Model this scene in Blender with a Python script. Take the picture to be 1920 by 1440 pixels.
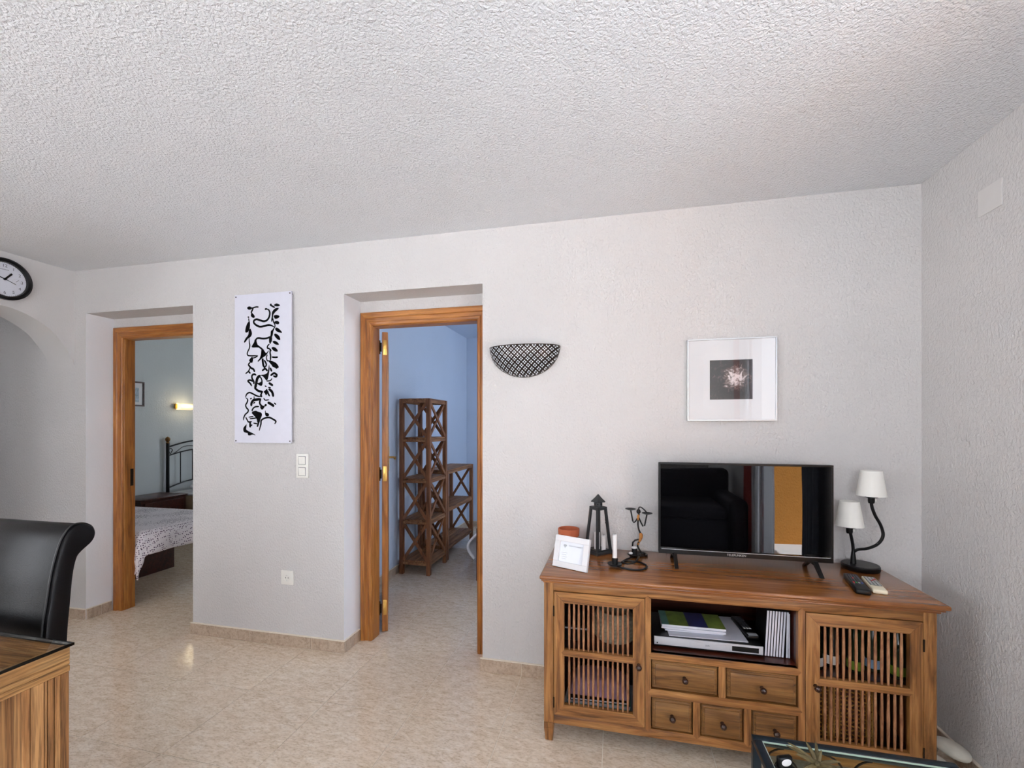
import bpy, bmesh, math, random
from mathutils import Vector, Matrix, Euler

for o in list(bpy.data.objects):
    bpy.data.objects.remove(o)
SC = bpy.context.scene
COL = SC.collection
R = math.radians

# ------------------------------------------------------------------ camera
cam_d = bpy.data.cameras.new('camera')
cam_d.sensor_width = 36.0
cam_d.lens = 833.3 / 1920 * 36.0
cam_d.shift_y = 78.8 / 1920
cam_d.clip_start = 0.02
cam = bpy.data.objects.new('camera', cam_d)
cam.location = (0.0, -2.416, 1.385)
cam.rotation_euler = (R(90), 0, R(13.0))
COL.objects.link(cam)
SC.camera = cam

# ------------------------------------------------------------------ sky, sun, exposure
world = bpy.data.worlds.new('sky')
SC.world = world
world.use_nodes = True
wn = world.node_tree
wn.nodes.clear()
w_out = wn.nodes.new('ShaderNodeOutputWorld')
w_bg = wn.nodes.new('ShaderNodeBackground')
w_tc = wn.nodes.new('ShaderNodeTexCoord')
w_sep = wn.nodes.new('ShaderNodeSeparateXYZ')
w_ramp = wn.nodes.new('ShaderNodeValToRGB')
w_ramp.color_ramp.elements[0].position = 0.0
w_ramp.color_ramp.elements[0].color = (0.92, 0.95, 1.0, 1)
w_ramp.color_ramp.elements[1].position = 0.7
w_ramp.color_ramp.elements[1].color = (0.55, 0.74, 1.0, 1)
wn.links.new(w_tc.outputs['Generated'], w_sep.inputs[0])
wn.links.new(w_sep.outputs['Z'], w_ramp.inputs[0])
wn.links.new(w_ramp.outputs[0], w_bg.inputs[0])
wn.links.new(w_bg.outputs[0], w_out.inputs[0])
w_bg.inputs[1].default_value = 1.6

sun_d = bpy.data.lights.new('sun', 'SUN')
sun_d.energy = 16.0
sun_d.color = (0.96, 0.975, 1.0)
sun_d.angle = R(0.6)
sun = bpy.data.objects.new('sun', sun_d)
sun.rotation_euler = Vector((-0.09, 0.38, 0.92)).to_track_quat('Z', 'Y').to_euler()
sun.location = (6, 8, 10)
COL.objects.link(sun)

SC.view_settings.view_transform = 'Standard'
SC.view_settings.look = 'None'
SC.view_settings.gamma = 1.0
SC.view_settings.use_curve_mapping = False
SC.view_settings.exposure = 1.47
SC.cycles.use_denoising = True
SC.cycles.max_bounces = 10
SC.cycles.diffuse_bounces = 7
SC.cycles.transparent_max_bounces = 12
SC.cycles.sample_clamp_indirect = 3.0


def portal(name, loc, sx, sy, direction):
    """light portal: only guides sky sampling through a real window opening"""
    d = bpy.data.lights.new(name, 'AREA')
    d.shape = 'RECTANGLE'
    d.size, d.size_y = sx, sy
    d.cycles.is_portal = True
    o = bpy.data.objects.new(name, d)
    o.location = loc
    o.rotation_euler = Vector(direction).to_track_quat('-Z', 'Z').to_euler()
    COL.objects.link(o)


def opening_lamp(name, loc, sx, sy, direction, watts, color):
    """area lamp standing in for daylight, at the size of one wall opening"""
    d = bpy.data.lights.new(name, 'AREA')
    d.shape = 'RECTANGLE'
    d.size, d.size_y = sx, sy
    d.energy = watts
    d.color = color
    o = bpy.data.objects.new(name, d)
    o.location = loc
    o.rotation_euler = Vector(direction).to_track_quat('-Z', 'Z').to_euler()
    COL.objects.link(o)


portal('portal_balcony', (1.45, -2.25, 1.19), 1.2, 2.38, (-1, 0, 0))
FILL_TONE = (0.94, 0.97, 1.0)
opening_lamp('fill_rear', (-1.7, -5.22, 1.1), 1.3, 2.1, (0, 1, 0), 3, FILL_TONE)  # added lamp in an invented rear opening, evens out the room light
opening_lamp('fill_left', (-3.86, -3.6, 1.45), 1.9, 1.6, (1, 0, 0), 10, FILL_TONE)  # lamp added to lift the right wall, in an invented opening
opening_lamp('fill_rear_right', (0.25, -5.22, 1.55), 1.4, 1.2, (0, 1, 0), 12, FILL_TONE)  # added fill behind the viewer for the reveals and back wall
opening_lamp('fill_hall', (-5.77, -0.9, 1.6), 0.45, 0.9, (1, 0, 0), 0.8, FILL_TONE)  # weak lamp added to lift the hallway
opening_lamp('daylight_study', (1.41, 2.0, 1.55), 1.1, 1.2, (-1, 0, 0), 6, (0.80, 0.90, 1.0))
opening_lamp('daylight_bedroom', (-3.45, 4.03, 1.55), 0.8, 1.2, (0, -1, 0), 3.8, (0.84, 0.92, 1.0))


# ------------------------------------------------------------------ mesh helpers
class MB:
    """collects shapes into one mesh; off is added to every coordinate"""
    def __init__(self, off=(0, 0, 0)):
        self.bm = bmesh.new()
        self.off = Vector(off)

    def _add(self, bm2, M=None, mi=0):
        vs = {}
        for v in bm2.verts:
            c = v.co.copy()
            if M is not None:
                c = M @ c
            vs[v] = self.bm.verts.new(c + self.off)
        for f in bm2.faces:
            try:
                nf = self.bm.faces.new([vs[v] for v in f.verts])
                nf.material_index = mi
            except ValueError:
                pass
        bm2.free()
        return self

    def box(self, x0, x1, y0, y1, z0, z1, bev=0.0, seg=1, M=None, mi=0):
        b = bmesh.new()
        x0, x1 = min(x0, x1), max(x0, x1)
        y0, y1 = min(y0, y1), max(y0, y1)
        z0, z1 = min(z0, z1), max(z0, z1)
        v = [b.verts.new(c) for c in ((x0, y0, z0), (x1, y0, z0), (x1, y1, z0), (x0, y1, z0),
                                      (x0, y0, z1), (x1, y0, z1), (x1, y1, z1), (x0, y1, z1))]
        for f in ((0, 3, 2, 1), (4, 5, 6, 7), (0, 1, 5, 4), (1, 2, 6, 5), (2, 3, 7, 6), (3, 0, 4, 7)):
            b.faces.new([v[i] for i in f])
        if bev > 0:
            bev = min(bev, 0.45 * min(x1 - x0, y1 - y0, z1 - z0))
            bmesh.ops.bevel(b, geom=list(b.edges), offset=bev, segments=seg, affect='EDGES', profile=0.5)
        return self._add(b, M, mi)

    def prism(self, pts, axis, a0, a1, M=None, bev=0.0, mi=0):
        """extrude a 2D polygon: axis 'x' -> pts are (y,z), 'y' -> (x,z), 'z' -> (x,y)"""
        b = bmesh.new()

        def mk(p, a):
            return {'x': (a, p[0], p[1]), 'y': (p[0], a, p[1]), 'z': (p[0], p[1], a)}[axis]
        lo = [b.verts.new(mk(p, a0)) for p in pts]
        hi = [b.verts.new(mk(p, a1)) for p in pts]
        n = len(pts)
        b.faces.new(lo)
        b.faces.new(hi[::-1])
        for i in range(n):
            b.faces.new([lo[(i + 1) % n], lo[i], hi[i], hi[(i + 1) % n]])
        bmesh.ops.recalc_face_normals(b, faces=list(b.faces))
        if bev > 0:
            es = [e for e in b.edges if any(len(f.verts) == n for f in e.link_faces)] if n > 4 else list(b.edges)
            bmesh.ops.bevel(b, geom=es, offset=bev, segments=2, affect='EDGES', profile=0.5)
        return self._add(b, M, mi)

    def lathe(self, prof, c=(0, 0, 0), seg=24, sx=1.0, sy=1.0, M=None, mi=0, cap=True):
        b = bmesh.new()
        rings = []
        for r, z in prof:
            rings.append([b.verts.new((c[0] + r * sx * math.cos(2 * math.pi * i / seg),
                                       c[1] + r * sy * math.sin(2 * math.pi * i / seg), c[2] + z)) for i in range(seg)])
        for a, d in zip(rings, rings[1:]):
            for i in range(seg):
                j = (i + 1) % seg
                b.faces.new([a[i], a[j], d[j], d[i]])
        if cap:
            b.faces.new(rings[0][::-1])
            b.faces.new(rings[-1])
        bmesh.ops.recalc_face_normals(b, faces=list(b.faces))
        return self._add(b, M, mi)

    def tube(self, pts, r, seg=8, closed=False, M=None, mi=0):
        pts = [Vector(p) for p in pts]
        n = len(pts)
        rs = r if isinstance(r, (list, tuple)) else [r] * n
        b = bmesh.new()
        rings = []
        up = Vector((0, 0, 1))
        prev = None
        for i, p in enumerate(pts):
            if closed:
                t = pts[(i + 1) % n] - pts[i - 1]
            else:
                t = pts[min(i + 1, n - 1)] - pts[max(i - 1, 0)]
            t.normalize()
            if prev is None:
                a = up if abs(t.dot(up)) < 0.9 else Vector((1, 0, 0))
                nrm = (a - t * a.dot(t)).normalized()
            else:
                nrm = (prev - t * prev.dot(t))
                nrm = nrm.normalized() if nrm.length > 1e-6 else t.orthogonal().normalized()
            prev = nrm
            bi = t.cross(nrm)
            rings.append([b.verts.new(p + (nrm * math.cos(2 * math.pi * k / seg) + bi * math.sin(2 * math.pi * k / seg)) * rs[i])
                          for k in range(seg)])
        m = n if closed else n - 1
        for i in range(m):
            a, d = rings[i], rings[(i + 1) % n]
            for k in range(seg):
                j = (k + 1) % seg
                b.faces.new([a[k], a[j], d[j], d[k]])
        if not closed:
            b.faces.new(rings[0][::-1])
            b.faces.new(rings[-1])
        bmesh.ops.recalc_face_normals(b, faces=list(b.faces))
        return self._add(b, M, mi)

    def grid(self, fn, nu, nv, closed_u=False, M=None, mi=0):
        b = bmesh.new()
        g = [[b.verts.new(fn(i / nu, j / nv)) for j in range(nv + 1)] for i in range(nu + (0 if closed_u else 1))]
        for i in range(nu):
            a, d = g[i], g[(i + 1) % len(g)]
            for j in range(nv):
                b.faces.new([a[j], d[j], d[j + 1], a[j + 1]])
        return self._add(b, M, mi)

    def ball(self, c, rx, ry=None, rz=None, seg=20, rings=12, M=None, fn=None, mi=0):
        ry = rx if ry is None else ry
        rz = rx if rz is None else rz
        b = bmesh.new()
        bmesh.ops.create_uvsphere(b, u_segments=seg, v_segments=rings, radius=1.0)
        for v in b.verts:
            s = fn(v.co) if fn else 1.0
            v.co = Vector((c[0] + v.co.x * rx * s, c[1] + v.co.y * ry * s, c[2] + v.co.z * rz * s))
        return self._add(b, M, mi)

    def mesh(self, name, smooth=35):
        me = bpy.data.meshes.new(name)
        bmesh.ops.recalc_face_normals(self.bm, faces=list(self.bm.faces))
        self.bm.to_mesh(me)
        self.bm.free()
        if smooth:
            for p in me.polygons:
                p.use_smooth = True
            me.set_sharp_from_angle(angle=R(smooth))
        return me


def obj(name, mb, mat, parent=None, smooth=35, loc=None, rot=None, label=None):
    me = mb.mesh(name, smooth) if isinstance(mb, MB) else mb
    mats = mat if isinstance(mat, (list, tuple)) else [mat]
    if not me.materials:
        for m in mats:
            me.materials.append(m)
    o = bpy.data.objects.new(name, me)
    COL.objects.link(o)
    if parent is not None:
        o.parent = parent
    if loc is not None:
        o.location = loc
    if rot is not None:
        o.rotation_euler = rot
    if label:
        o['label'] = label
    return o


def tag(o, label=None, cat=None, group=None, kind=None):
    if label:
        o['label'] = label
    if cat:
        o['category'] = cat
    if group:
        o['group'] = group
    if kind:
        o['kind'] = kind
    return o


def thing(name, label, cat, loc=(0, 0, 0), rotz=0.0, group=None):
    o = bpy.data.objects.new(name, None)
    o.empty_display_size = 0.05
    o.location = loc
    o.rotation_euler = (0, 0, rotz)
    COL.objects.link(o)
    return tag(o, label, cat, group)


def struct(name, mb, mat, label=None, parent=None, smooth=35):
    o = obj(name, mb, mat, parent, smooth)
    if parent is None:
        o['kind'] = 'structure'
        if label:
            o['label'] = label
    return o


def dup(o, parent, loc=None, rot=None, scale=None):
    c = o.copy()
    COL.objects.link(c)
    c.parent = parent
    if loc is not None:
        c.location = loc
    if rot is not None:
        c.rotation_euler = rot
    if scale is not None:
        c.scale = scale
    return c


def off(base):
    return (-base[0], -base[1], -base[2])


def spline(pts, n=6, closed=False):
    """Catmull-Rom through points"""
    P = [Vector(p) for p in pts]
    m = len(P)
    out = []
    rng = range(m) if closed else range(m - 1)
    for i in rng:
        if closed:
            a, b, c, d = P[i - 1], P[i], P[(i + 1) % m], P[(i + 2) % m]
        else:
            a, b, c, d = P[max(i - 1, 0)], P[i], P[i + 1], P[min(i + 2, m - 1)]
        for k in range(n):
            t = k / n
            out.append(0.5 * ((2 * b) + (c - a) * t + (2 * a - 5 * b + 4 * c - d) * t * t + (3 * b - a - 3 * c + d) * t ** 3))
    if not closed:
        out.append(P[-1])
    return out


def text_mesh(s, size, extrude=0.0003, align='CENTER'):
    cu = bpy.data.curves.new('lettering', 'FONT')
    cu.body = s
    cu.size = size
    cu.extrude = extrude
    cu.align_x = align
    cu.align_y = 'CENTER'
    t = bpy.data.objects.new('lettering', cu)
    COL.objects.link(t)
    bpy.context.view_layer.update()
    dg = bpy.context.evaluated_depsgraph_get()
    me = bpy.data.meshes.new_from_object(t.evaluated_get(dg))
    bpy.data.objects.remove(t)
    bpy.data.curves.remove(cu)
    me.materials.clear()
    return me


def chaikin(pts, it=2):
    for _ in range(it):
        q = []
        for i in range(len(pts)):
            a, b = pts[i], pts[(i + 1) % len(pts)]
            q.append((a[0] * .75 + b[0] * .25, a[1] * .75 + b[1] * .25))
            q.append((a[0] * .25 + b[0] * .75, a[1] * .25 + b[1] * .75))
        pts = q
    return pts


# ------------------------------------------------------------------ materials
def lin(c):
    return tuple(((v / 255) / 12.92 if v / 255 <= 0.04045 else ((v / 255 + 0.055) / 1.055) ** 2.4) for v in c) + (1.0,)


def base_mat(name):
    m = bpy.data.materials.new(name)
    m.use_nodes = True
    nt = m.node_tree
    return m, nt, nt.nodes['Principled BSDF']


def node(nt, typ, **kw):
    n = nt.nodes.new(typ)
    for k, v in kw.items():
        if k.startswith('_'):
            setattr(n, k[1:], v)
        else:
            n.inputs[k].default_value = v
    return n


def ramp(nt, stops):
    n = nt.nodes.new('ShaderNodeValToRGB')
    cr = n.color_ramp
    while len(cr.elements) < len(stops):
        cr.elements.new(0.5)
    for e, (p, c) in zip(cr.elements, stops):
        e.position = p
        e.color = c
    return n


def plain(name, rgb, rough=0.5, metal=0.0, spec=0.5, vary=0.06, scale=25.0, bump=0.0, bscale=120.0, coat=0.0, sheen=0.0):
    m, nt, b = base_mat(name)
    c = lin(rgb)
    tc = node(nt, 'ShaderNodeTexCoord')
    nz = node(nt, 'ShaderNodeTexNoise', Scale=scale, Detail=4.0)
    nt.links.new(tc.outputs['Object'], nz.inputs['Vector'])
    rp = ramp(nt, [(0.25, tuple(v * (1 - vary) for v in c[:3]) + (1,)), (0.75, tuple(min(1, v * (1 + vary)) for v in c[:3]) + (1,))])
    nt.links.new(nz.outputs['Fac'], rp.inputs[0])
    nt.links.new(rp.outputs[0], b.inputs['Base Color'])
    b.inputs['Roughness'].default_value = rough
    b.inputs['Metallic'].default_value = metal
    b.inputs['Specular IOR Level'].default_value = spec
    b.inputs['Coat Weight'].default_value = coat
    b.inputs['Sheen Weight'].default_value = sheen
    if bump > 0:
        n2 = node(nt, 'ShaderNodeTexNoise', Scale=bscale, Detail=3.0)
        nt.links.new(tc.outputs['Object'], n2.inputs['Vector'])
        bp = node(nt, 'ShaderNodeBump', Strength=1.0, Distance=bump)
        nt.links.new(n2.outputs['Fac'], bp.inputs['Height'])
        nt.links.new(bp.outputs[0], b.inputs['Normal'])
    return m


def plaster(name, rgb, dist, scale, rough=0.85, big=0.03):
    """hand-sprayed stucco: small blobs of relief over an even paint"""
    m, nt, b = base_mat(name)
    c = lin(rgb)
    g = node(nt, 'ShaderNodeNewGeometry')
    mp = node(nt, 'ShaderNodeMapping')
    mp.inputs['Scale'].default_value = (1.0, 1.0, 0.75)
    nt.links.new(g.outputs['Position'], mp.inputs['Vector'])
    n1 = node(nt, 'ShaderNodeTexNoise', Scale=scale, Detail=2.0, Roughness=0.5, Distortion=0.45)
    nt.links.new(mp.outputs[0], n1.inputs['Vector'])
    rp = ramp(nt, [(0.30, (0, 0, 0, 1)), (0.78, (1, 1, 1, 1))])
    nt.links.new(n1.outputs['Fac'], rp.inputs[0])
    bp = node(nt, 'ShaderNodeBump', Strength=1.0, Distance=dist)
    nt.links.new(rp.outputs[0], bp.inputs['Height'])
    nt.links.new(bp.outputs[0], b.inputs['Normal'])
    n2 = node(nt, 'ShaderNodeTexNoise', Scale=1.3, Detail=3.0)
    nt.links.new(g.outputs['Position'], n2.inputs['Vector'])
    r2 = ramp(nt, [(0.3, tuple(v * (1 - big) for v in c[:3]) + (1,)), (0.7, tuple(min(1, v * (1 + big)) for v in c[:3]) + (1,))])
    nt.links.new(n2.outputs['Fac'], r2.inputs[0])
    nt.links.new(r2.outputs[0], b.inputs['Base Color'])
    b.inputs['Roughness'].default_value = rough
    b.inputs['Specular IOR Level'].default_value = 0.25
    return m


def wood(name, dark, mid, light, axis='x', rough=0.35, freq=1.0, spec=0.5, coat=0.0, fibre=0.35, knots=True):
    m, nt, b = base_mat(name)
    tc = node(nt, 'ShaderNodeTexCoord')
    oi = node(nt, 'ShaderNodeObjectInfo')
    mul = node(nt, 'ShaderNodeMath', _operation='MULTIPLY')
    mul.inputs[1].default_value = 17.3
    nt.links.new(oi.outputs['Random'], mul.inputs[0])
    add = node(nt, 'ShaderNodeVectorMath', _operation='ADD')
    nt.links.new(tc.outputs['Object'], add.inputs[0])
    nt.links.new(mul.outputs[0], add.inputs[1])
    lo, hi = 1.6 * freq, 20.0 * freq
    sc = {'x': (lo, hi, hi), 'y': (hi, lo, hi), 'z': (hi, hi, lo)}[axis]
    mp = node(nt, 'ShaderNodeMapping')
    mp.inputs['Scale'].default_value = sc
    nt.links.new(add.outputs[0], mp.inputs['Vector'])
    n1 = node(nt, 'ShaderNodeTexNoise', Scale=1.5, Detail=5.0, Roughness=0.6, Distortion=1.3)
    nt.links.new(mp.outputs[0], n1.inputs['Vector'])
    rp = ramp(nt, [(0.30, lin(dark)), (0.48, lin(mid)), (0.70, lin(light))])
    nt.links.new(n1.outputs['Fac'], rp.inputs[0])
    mp2 = node(nt, 'ShaderNodeMapping')
    mp2.inputs['Scale'].default_value = tuple(v * (5.0 if v > 5 else 2.0) for v in sc)
    nt.links.new(add.outputs[0], mp2.inputs['Vector'])
    n2 = node(nt, 'ShaderNodeTexNoise', Scale=2.0, Detail=3.0, Roughness=0.7)
    nt.links.new(mp2.outputs[0], n2.inputs['Vector'])
    r2 = ramp(nt, [(0.35, (1 - fibre,) * 3 + (1,)), (0.6, (1, 1, 1, 1))])
    nt.links.new(n2.outputs['Fac'], r2.inputs[0])
    mx = node(nt, 'ShaderNodeMix', _data_type='RGBA', _blend_type='MULTIPLY')
    mx.inputs[0].default_value = 1.0
    nt.links.new(rp.outputs[0], mx.inputs[6])
    nt.links.new(r2.outputs[0], mx.inputs[7])
    nt.links.new(mx.outputs[2], b.inputs['Base Color'])
    bp = node(nt, 'ShaderNodeBump', Strength=0.5, Distance=0.0006)
    nt.links.new(n2.outputs['Fac'], bp.inputs['Height'])
    nt.links.new(bp.outputs[0], b.inputs['Normal'])
    b.inputs['Roughness'].default_value = rough
    b.inputs['Specular IOR Level'].default_value = spec
    b.inputs['Coat Weight'].default_value = coat
    b.inputs['Coat Roughness'].default_value = 0.15
    return m


def thin_glass(name, tint=(1, 1, 1), rough=0.0, ior=1.45):
    m = bpy.data.materials.new(name)
    m.use_nodes = True
    nt = m.node_tree
    nt.nodes.clear()
    o = node(nt, 'ShaderNodeOutputMaterial')
    mx = node(nt, 'ShaderNodeMixShader')
    lw = node(nt, 'ShaderNodeLayerWeight', Blend=0.5)
    pw = node(nt, 'ShaderNodeMath', _operation='POWER')
    pw.inputs[1].default_value = 5.0
    nt.links.new(lw.outputs['Facing'], pw.inputs[0])
    fr = node(nt, 'ShaderNodeMath', _operation='MULTIPLY_ADD')
    fr.inputs[1].default_value = 0.9
    fr.inputs[2].default_value = ((ior - 1) / (ior + 1)) ** 2
    nt.links.new(pw.outputs[0], fr.inputs[0])
    tr = node(nt, 'ShaderNodeBsdfTransparent')
    tr.inputs[0].default_value = tuple(tint) + (1,)
    gl = node(nt, 'ShaderNodeBsdfGlossy', Roughness=rough)
    nt.links.new(fr.outputs[0], mx.inputs[0])
    nt.links.new(tr.outputs[0], mx.inputs[1])
    nt.links.new(gl.outputs[0], mx.inputs[2])
    nt.links.new(mx.outputs[0], o.inputs[0])
    return m


def tile_mat(name, a, b_, c_, rough=0.2, scale=1.0):
    """mottled beige stoneware with drifting streaks and pale flecks"""
    m, nt, b = base_mat(name)
    g = node(nt, 'ShaderNodeNewGeometry')
    oi = node(nt, 'ShaderNodeObjectInfo')
    mul = node(nt, 'ShaderNodeMath', _operation='MULTIPLY')
    mul.inputs[1].default_value = 31.0
    nt.links.new(oi.outputs['Random'], mul.inputs[0])
    add = node(nt, 'ShaderNodeVectorMath', _operation='ADD')
    nt.links.new(g.outputs['Position'], add.inputs[0])
    nt.links.new(mul.outputs[0], add.inputs[1])
    mp = node(nt, 'ShaderNodeMapping')
    mp.inputs['Rotation'].default_value = (0, 0, R(35))
    mp.inputs['Scale'].default_value = (1.0 * scale, 2.4 * scale, 1.0 * scale)
    nt.links.new(add.outputs[0], mp.inputs['Vector'])
    n1 = node(nt, 'ShaderNodeTexNoise', Scale=19.0, Detail=7.0, Roughness=0.68, Distortion=0.5)
    nt.links.new(mp.outputs[0], n1.inputs['Vector'])
    rp = ramp(nt, [(0.30, lin(a)), (0.5, lin(b_)), (0.72, lin(c_))])
    nt.links.new(n1.outputs['Fac'], rp.inputs[0])
    n2 = node(nt, 'ShaderNodeTexNoise', Scale=70.0, Detail=3.0, Roughness=0.6)
    nt.links.new(mp.outputs[0], n2.inputs['Vector'])
    r2 = ramp(nt, [(0.32, (0.72, 0.66, 0.60, 1)), (0.52, (1, 1, 1, 1))])
    nt.links.new(n2.outputs['Fac'], r2.inputs[0])
    mx = node(nt, 'ShaderNodeMix', _data_type='RGBA', _blend_type='MULTIPLY')
    mx.inputs[0].default_value = 0.8
    nt.links.new(rp.outputs[0], mx.inputs[6])
    nt.links.new(r2.outputs[0], mx.inputs[7])
    nt.links.new(mx.outputs[2], b.inputs['Base Color'])
    r3 = ramp(nt, [(0.3, (rough * 1.3,) * 3 + (1,)), (0.7, (rough * 0.8,) * 3 + (1,))])
    nt.links.new(n1.outputs['Fac'], r3.inputs[0])
    nt.links.new(r3.outputs[0], b.inputs['Roughness'])
    bp = node(nt, 'ShaderNodeBump', Strength=0.15, Distance=0.0008)
    nt.links.new(n1.outputs['Fac'], bp.inputs['Height'])
    nt.links.new(bp.outputs[0], b.inputs['Normal'])
    return m


M = {}
M['wall'] = plaster('wall_stucco', (208, 205, 204), 0.0024, 95)
M['wallsmooth'] = plaster('smooth_wall_plaster', (208, 205, 204), 0.0006, 120)
M['ceil'] = plaster('ceiling_stucco', (230, 231, 234), 0.0042, 110)
M['reveal'] = plaster('smooth_lit_plaster', (236, 235, 238), 0.0004, 90)  # light falling on the reveals is put into a whiter base colour
M['roomwall'] = plaster('bedroom_plaster', (208, 213, 215), 0.001, 70)
M['studywall'] = plaster('pale_blue_plaster', (192, 205, 224), 0.001, 70)
M['tile'] = tile_mat('stoneware_tile', (204, 182, 156), (226, 208, 186), (238, 226, 210), rough=0.11)
M['skirt'] = tile_mat('stoneware_skirting', (166, 146, 126), (188, 168, 148), (204, 186, 168), rough=0.3)
M['grout'] = plain('tile_grout', (232, 222, 206), 0.9)
M['pine_z'] = wood('varnished_pine_upright', (118, 66, 22), (164, 100, 40), (192, 130, 64), 'z', 0.32, 0.8)
M['pine_x'] = wood('varnished_pine_across', (118, 66, 22), (164, 100, 40), (192, 130, 64), 'x', 0.32, 0.8)
M['teak_x'] = wood('honey_hardwood_across', (82, 46, 20), (144, 95, 49), (182, 131, 77), 'x', 0.34)
M['teak_z'] = wood('honey_hardwood_upright', (82, 46, 20), (144, 95, 49), (182, 131, 77), 'z', 0.34)
M['top_wood'] = wood('polished_red_brown_top', (106, 58, 26), (138, 84, 40), (166, 108, 58), 'x', 0.22, 0.6, coat=0.3, fibre=0.22)
M['drawer_wood'] = wood('olive_brown_drawer_wood', (78, 48, 20), (120, 80, 38), (146, 106, 58), 'x', 0.4)
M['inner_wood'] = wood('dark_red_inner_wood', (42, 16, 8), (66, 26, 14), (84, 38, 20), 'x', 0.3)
M['spindle'] = wood('spindle_wood', (116, 72, 46), (156, 106, 72), (180, 132, 96), 'z', 0.4)
M['knob'] = plain('dark_turned_knob', (52, 28, 20), 0.25, spec=0.6)
M['shelf_z'] = wood('rustic_shelf_upright', (88, 50, 27), (132, 82, 48), (162, 108, 68), 'z', 0.55)
M['shelf_y'] = wood('rustic_shelf_board', (96, 58, 32), (142, 94, 58), (176, 128, 86), 'y', 0.55)
M['rustic_x'] = wood('rough_timber_across', (104, 66, 30), (168, 120, 68), (206, 164, 108), 'x', 0.65, 0.9, fibre=0.55)
M['rustic_y'] = wood('rough_timber_along', (104, 66, 30), (176, 128, 74), (210, 168, 112), 'y', 0.65, 0.9, fibre=0.55)
M['rustic_z'] = wood('rough_timber_upright', (104, 66, 30), (168, 116, 66), (200, 152, 98), 'z', 0.65, 0.9, fibre=0.55)
M['mahog'] = wood('dark_mahogany', (42, 16, 12), (66, 26, 20), (86, 38, 28), 'x', 0.3)
M['black'] = plain('black_plastic', (10, 10, 11), 0.32, spec=0.3, vary=0.02)
M['iron'] = plain('black_iron', (22, 22, 24), 0.45, metal=0.3, bump=0.0003, bscale=200)
M['lantern'] = plain('grey_lantern_metal', (52, 54, 56), 0.5, metal=0.4, bump=0.0003, bscale=180)
M['brass'] = plain('brass', (206, 166, 92), 0.3, metal=1.0)
M['darkmetal'] = plain('dark_hinge_metal', (48, 36, 24), 0.4, metal=0.8)
M['white'] = plain('white_plastic', (236, 234, 228), 0.35, vary=0.01)
M['paintwhite'] = plain('white_paint', (222, 221, 223), 0.4, vary=0.01)
M['wax'] = plain('white_wax', (228, 226, 226), 0.45, vary=0.02)
M['shade'] = plain('white_lampshade_fabric', (240, 238, 232), 0.9, vary=0.02, bump=0.0002, bscale=600)
M['terracotta'] = plain('terracotta', (178, 92, 58), 0.75, vary=0.10, bump=0.0004)
M['leather'] = plain('black_leather', (9, 8, 10), 0.32, spec=0.22, vary=0.15, scale=60, bump=0.0004, bscale=300)
M['piping'] = plain('black_leather_piping', (12, 11, 12), 0.4)
M['screen'] = plain('tv_screen', (4, 4, 5), 0.012, vary=0.0)
M['silver'] = plain('silver_plastic', (196, 198, 204), 0.35, metal=0.3, vary=0.02)
M['paper'] = plain('white_paper', (204, 206, 216), 0.6, vary=0.04)
M['ink'] = plain('black_ink', (6, 6, 8), 0.8, spec=0.1, vary=0.0)
M['greyprint'] = plain('grey_print', (96, 98, 106), 0.6, vary=0.0)
M['teal'] = plain('teal_black_metal', (20, 36, 46), 0.35, metal=0.3)
M['glass'] = thin_glass('clear_glass')
M['green_glass'] = thin_glass('greenish_table_glass', (0.86, 0.93, 0.88))
M['dark_glass'] = thin_glass('smoked_table_glass', (0.90, 0.88, 0.84), ior=1.5)
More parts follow.
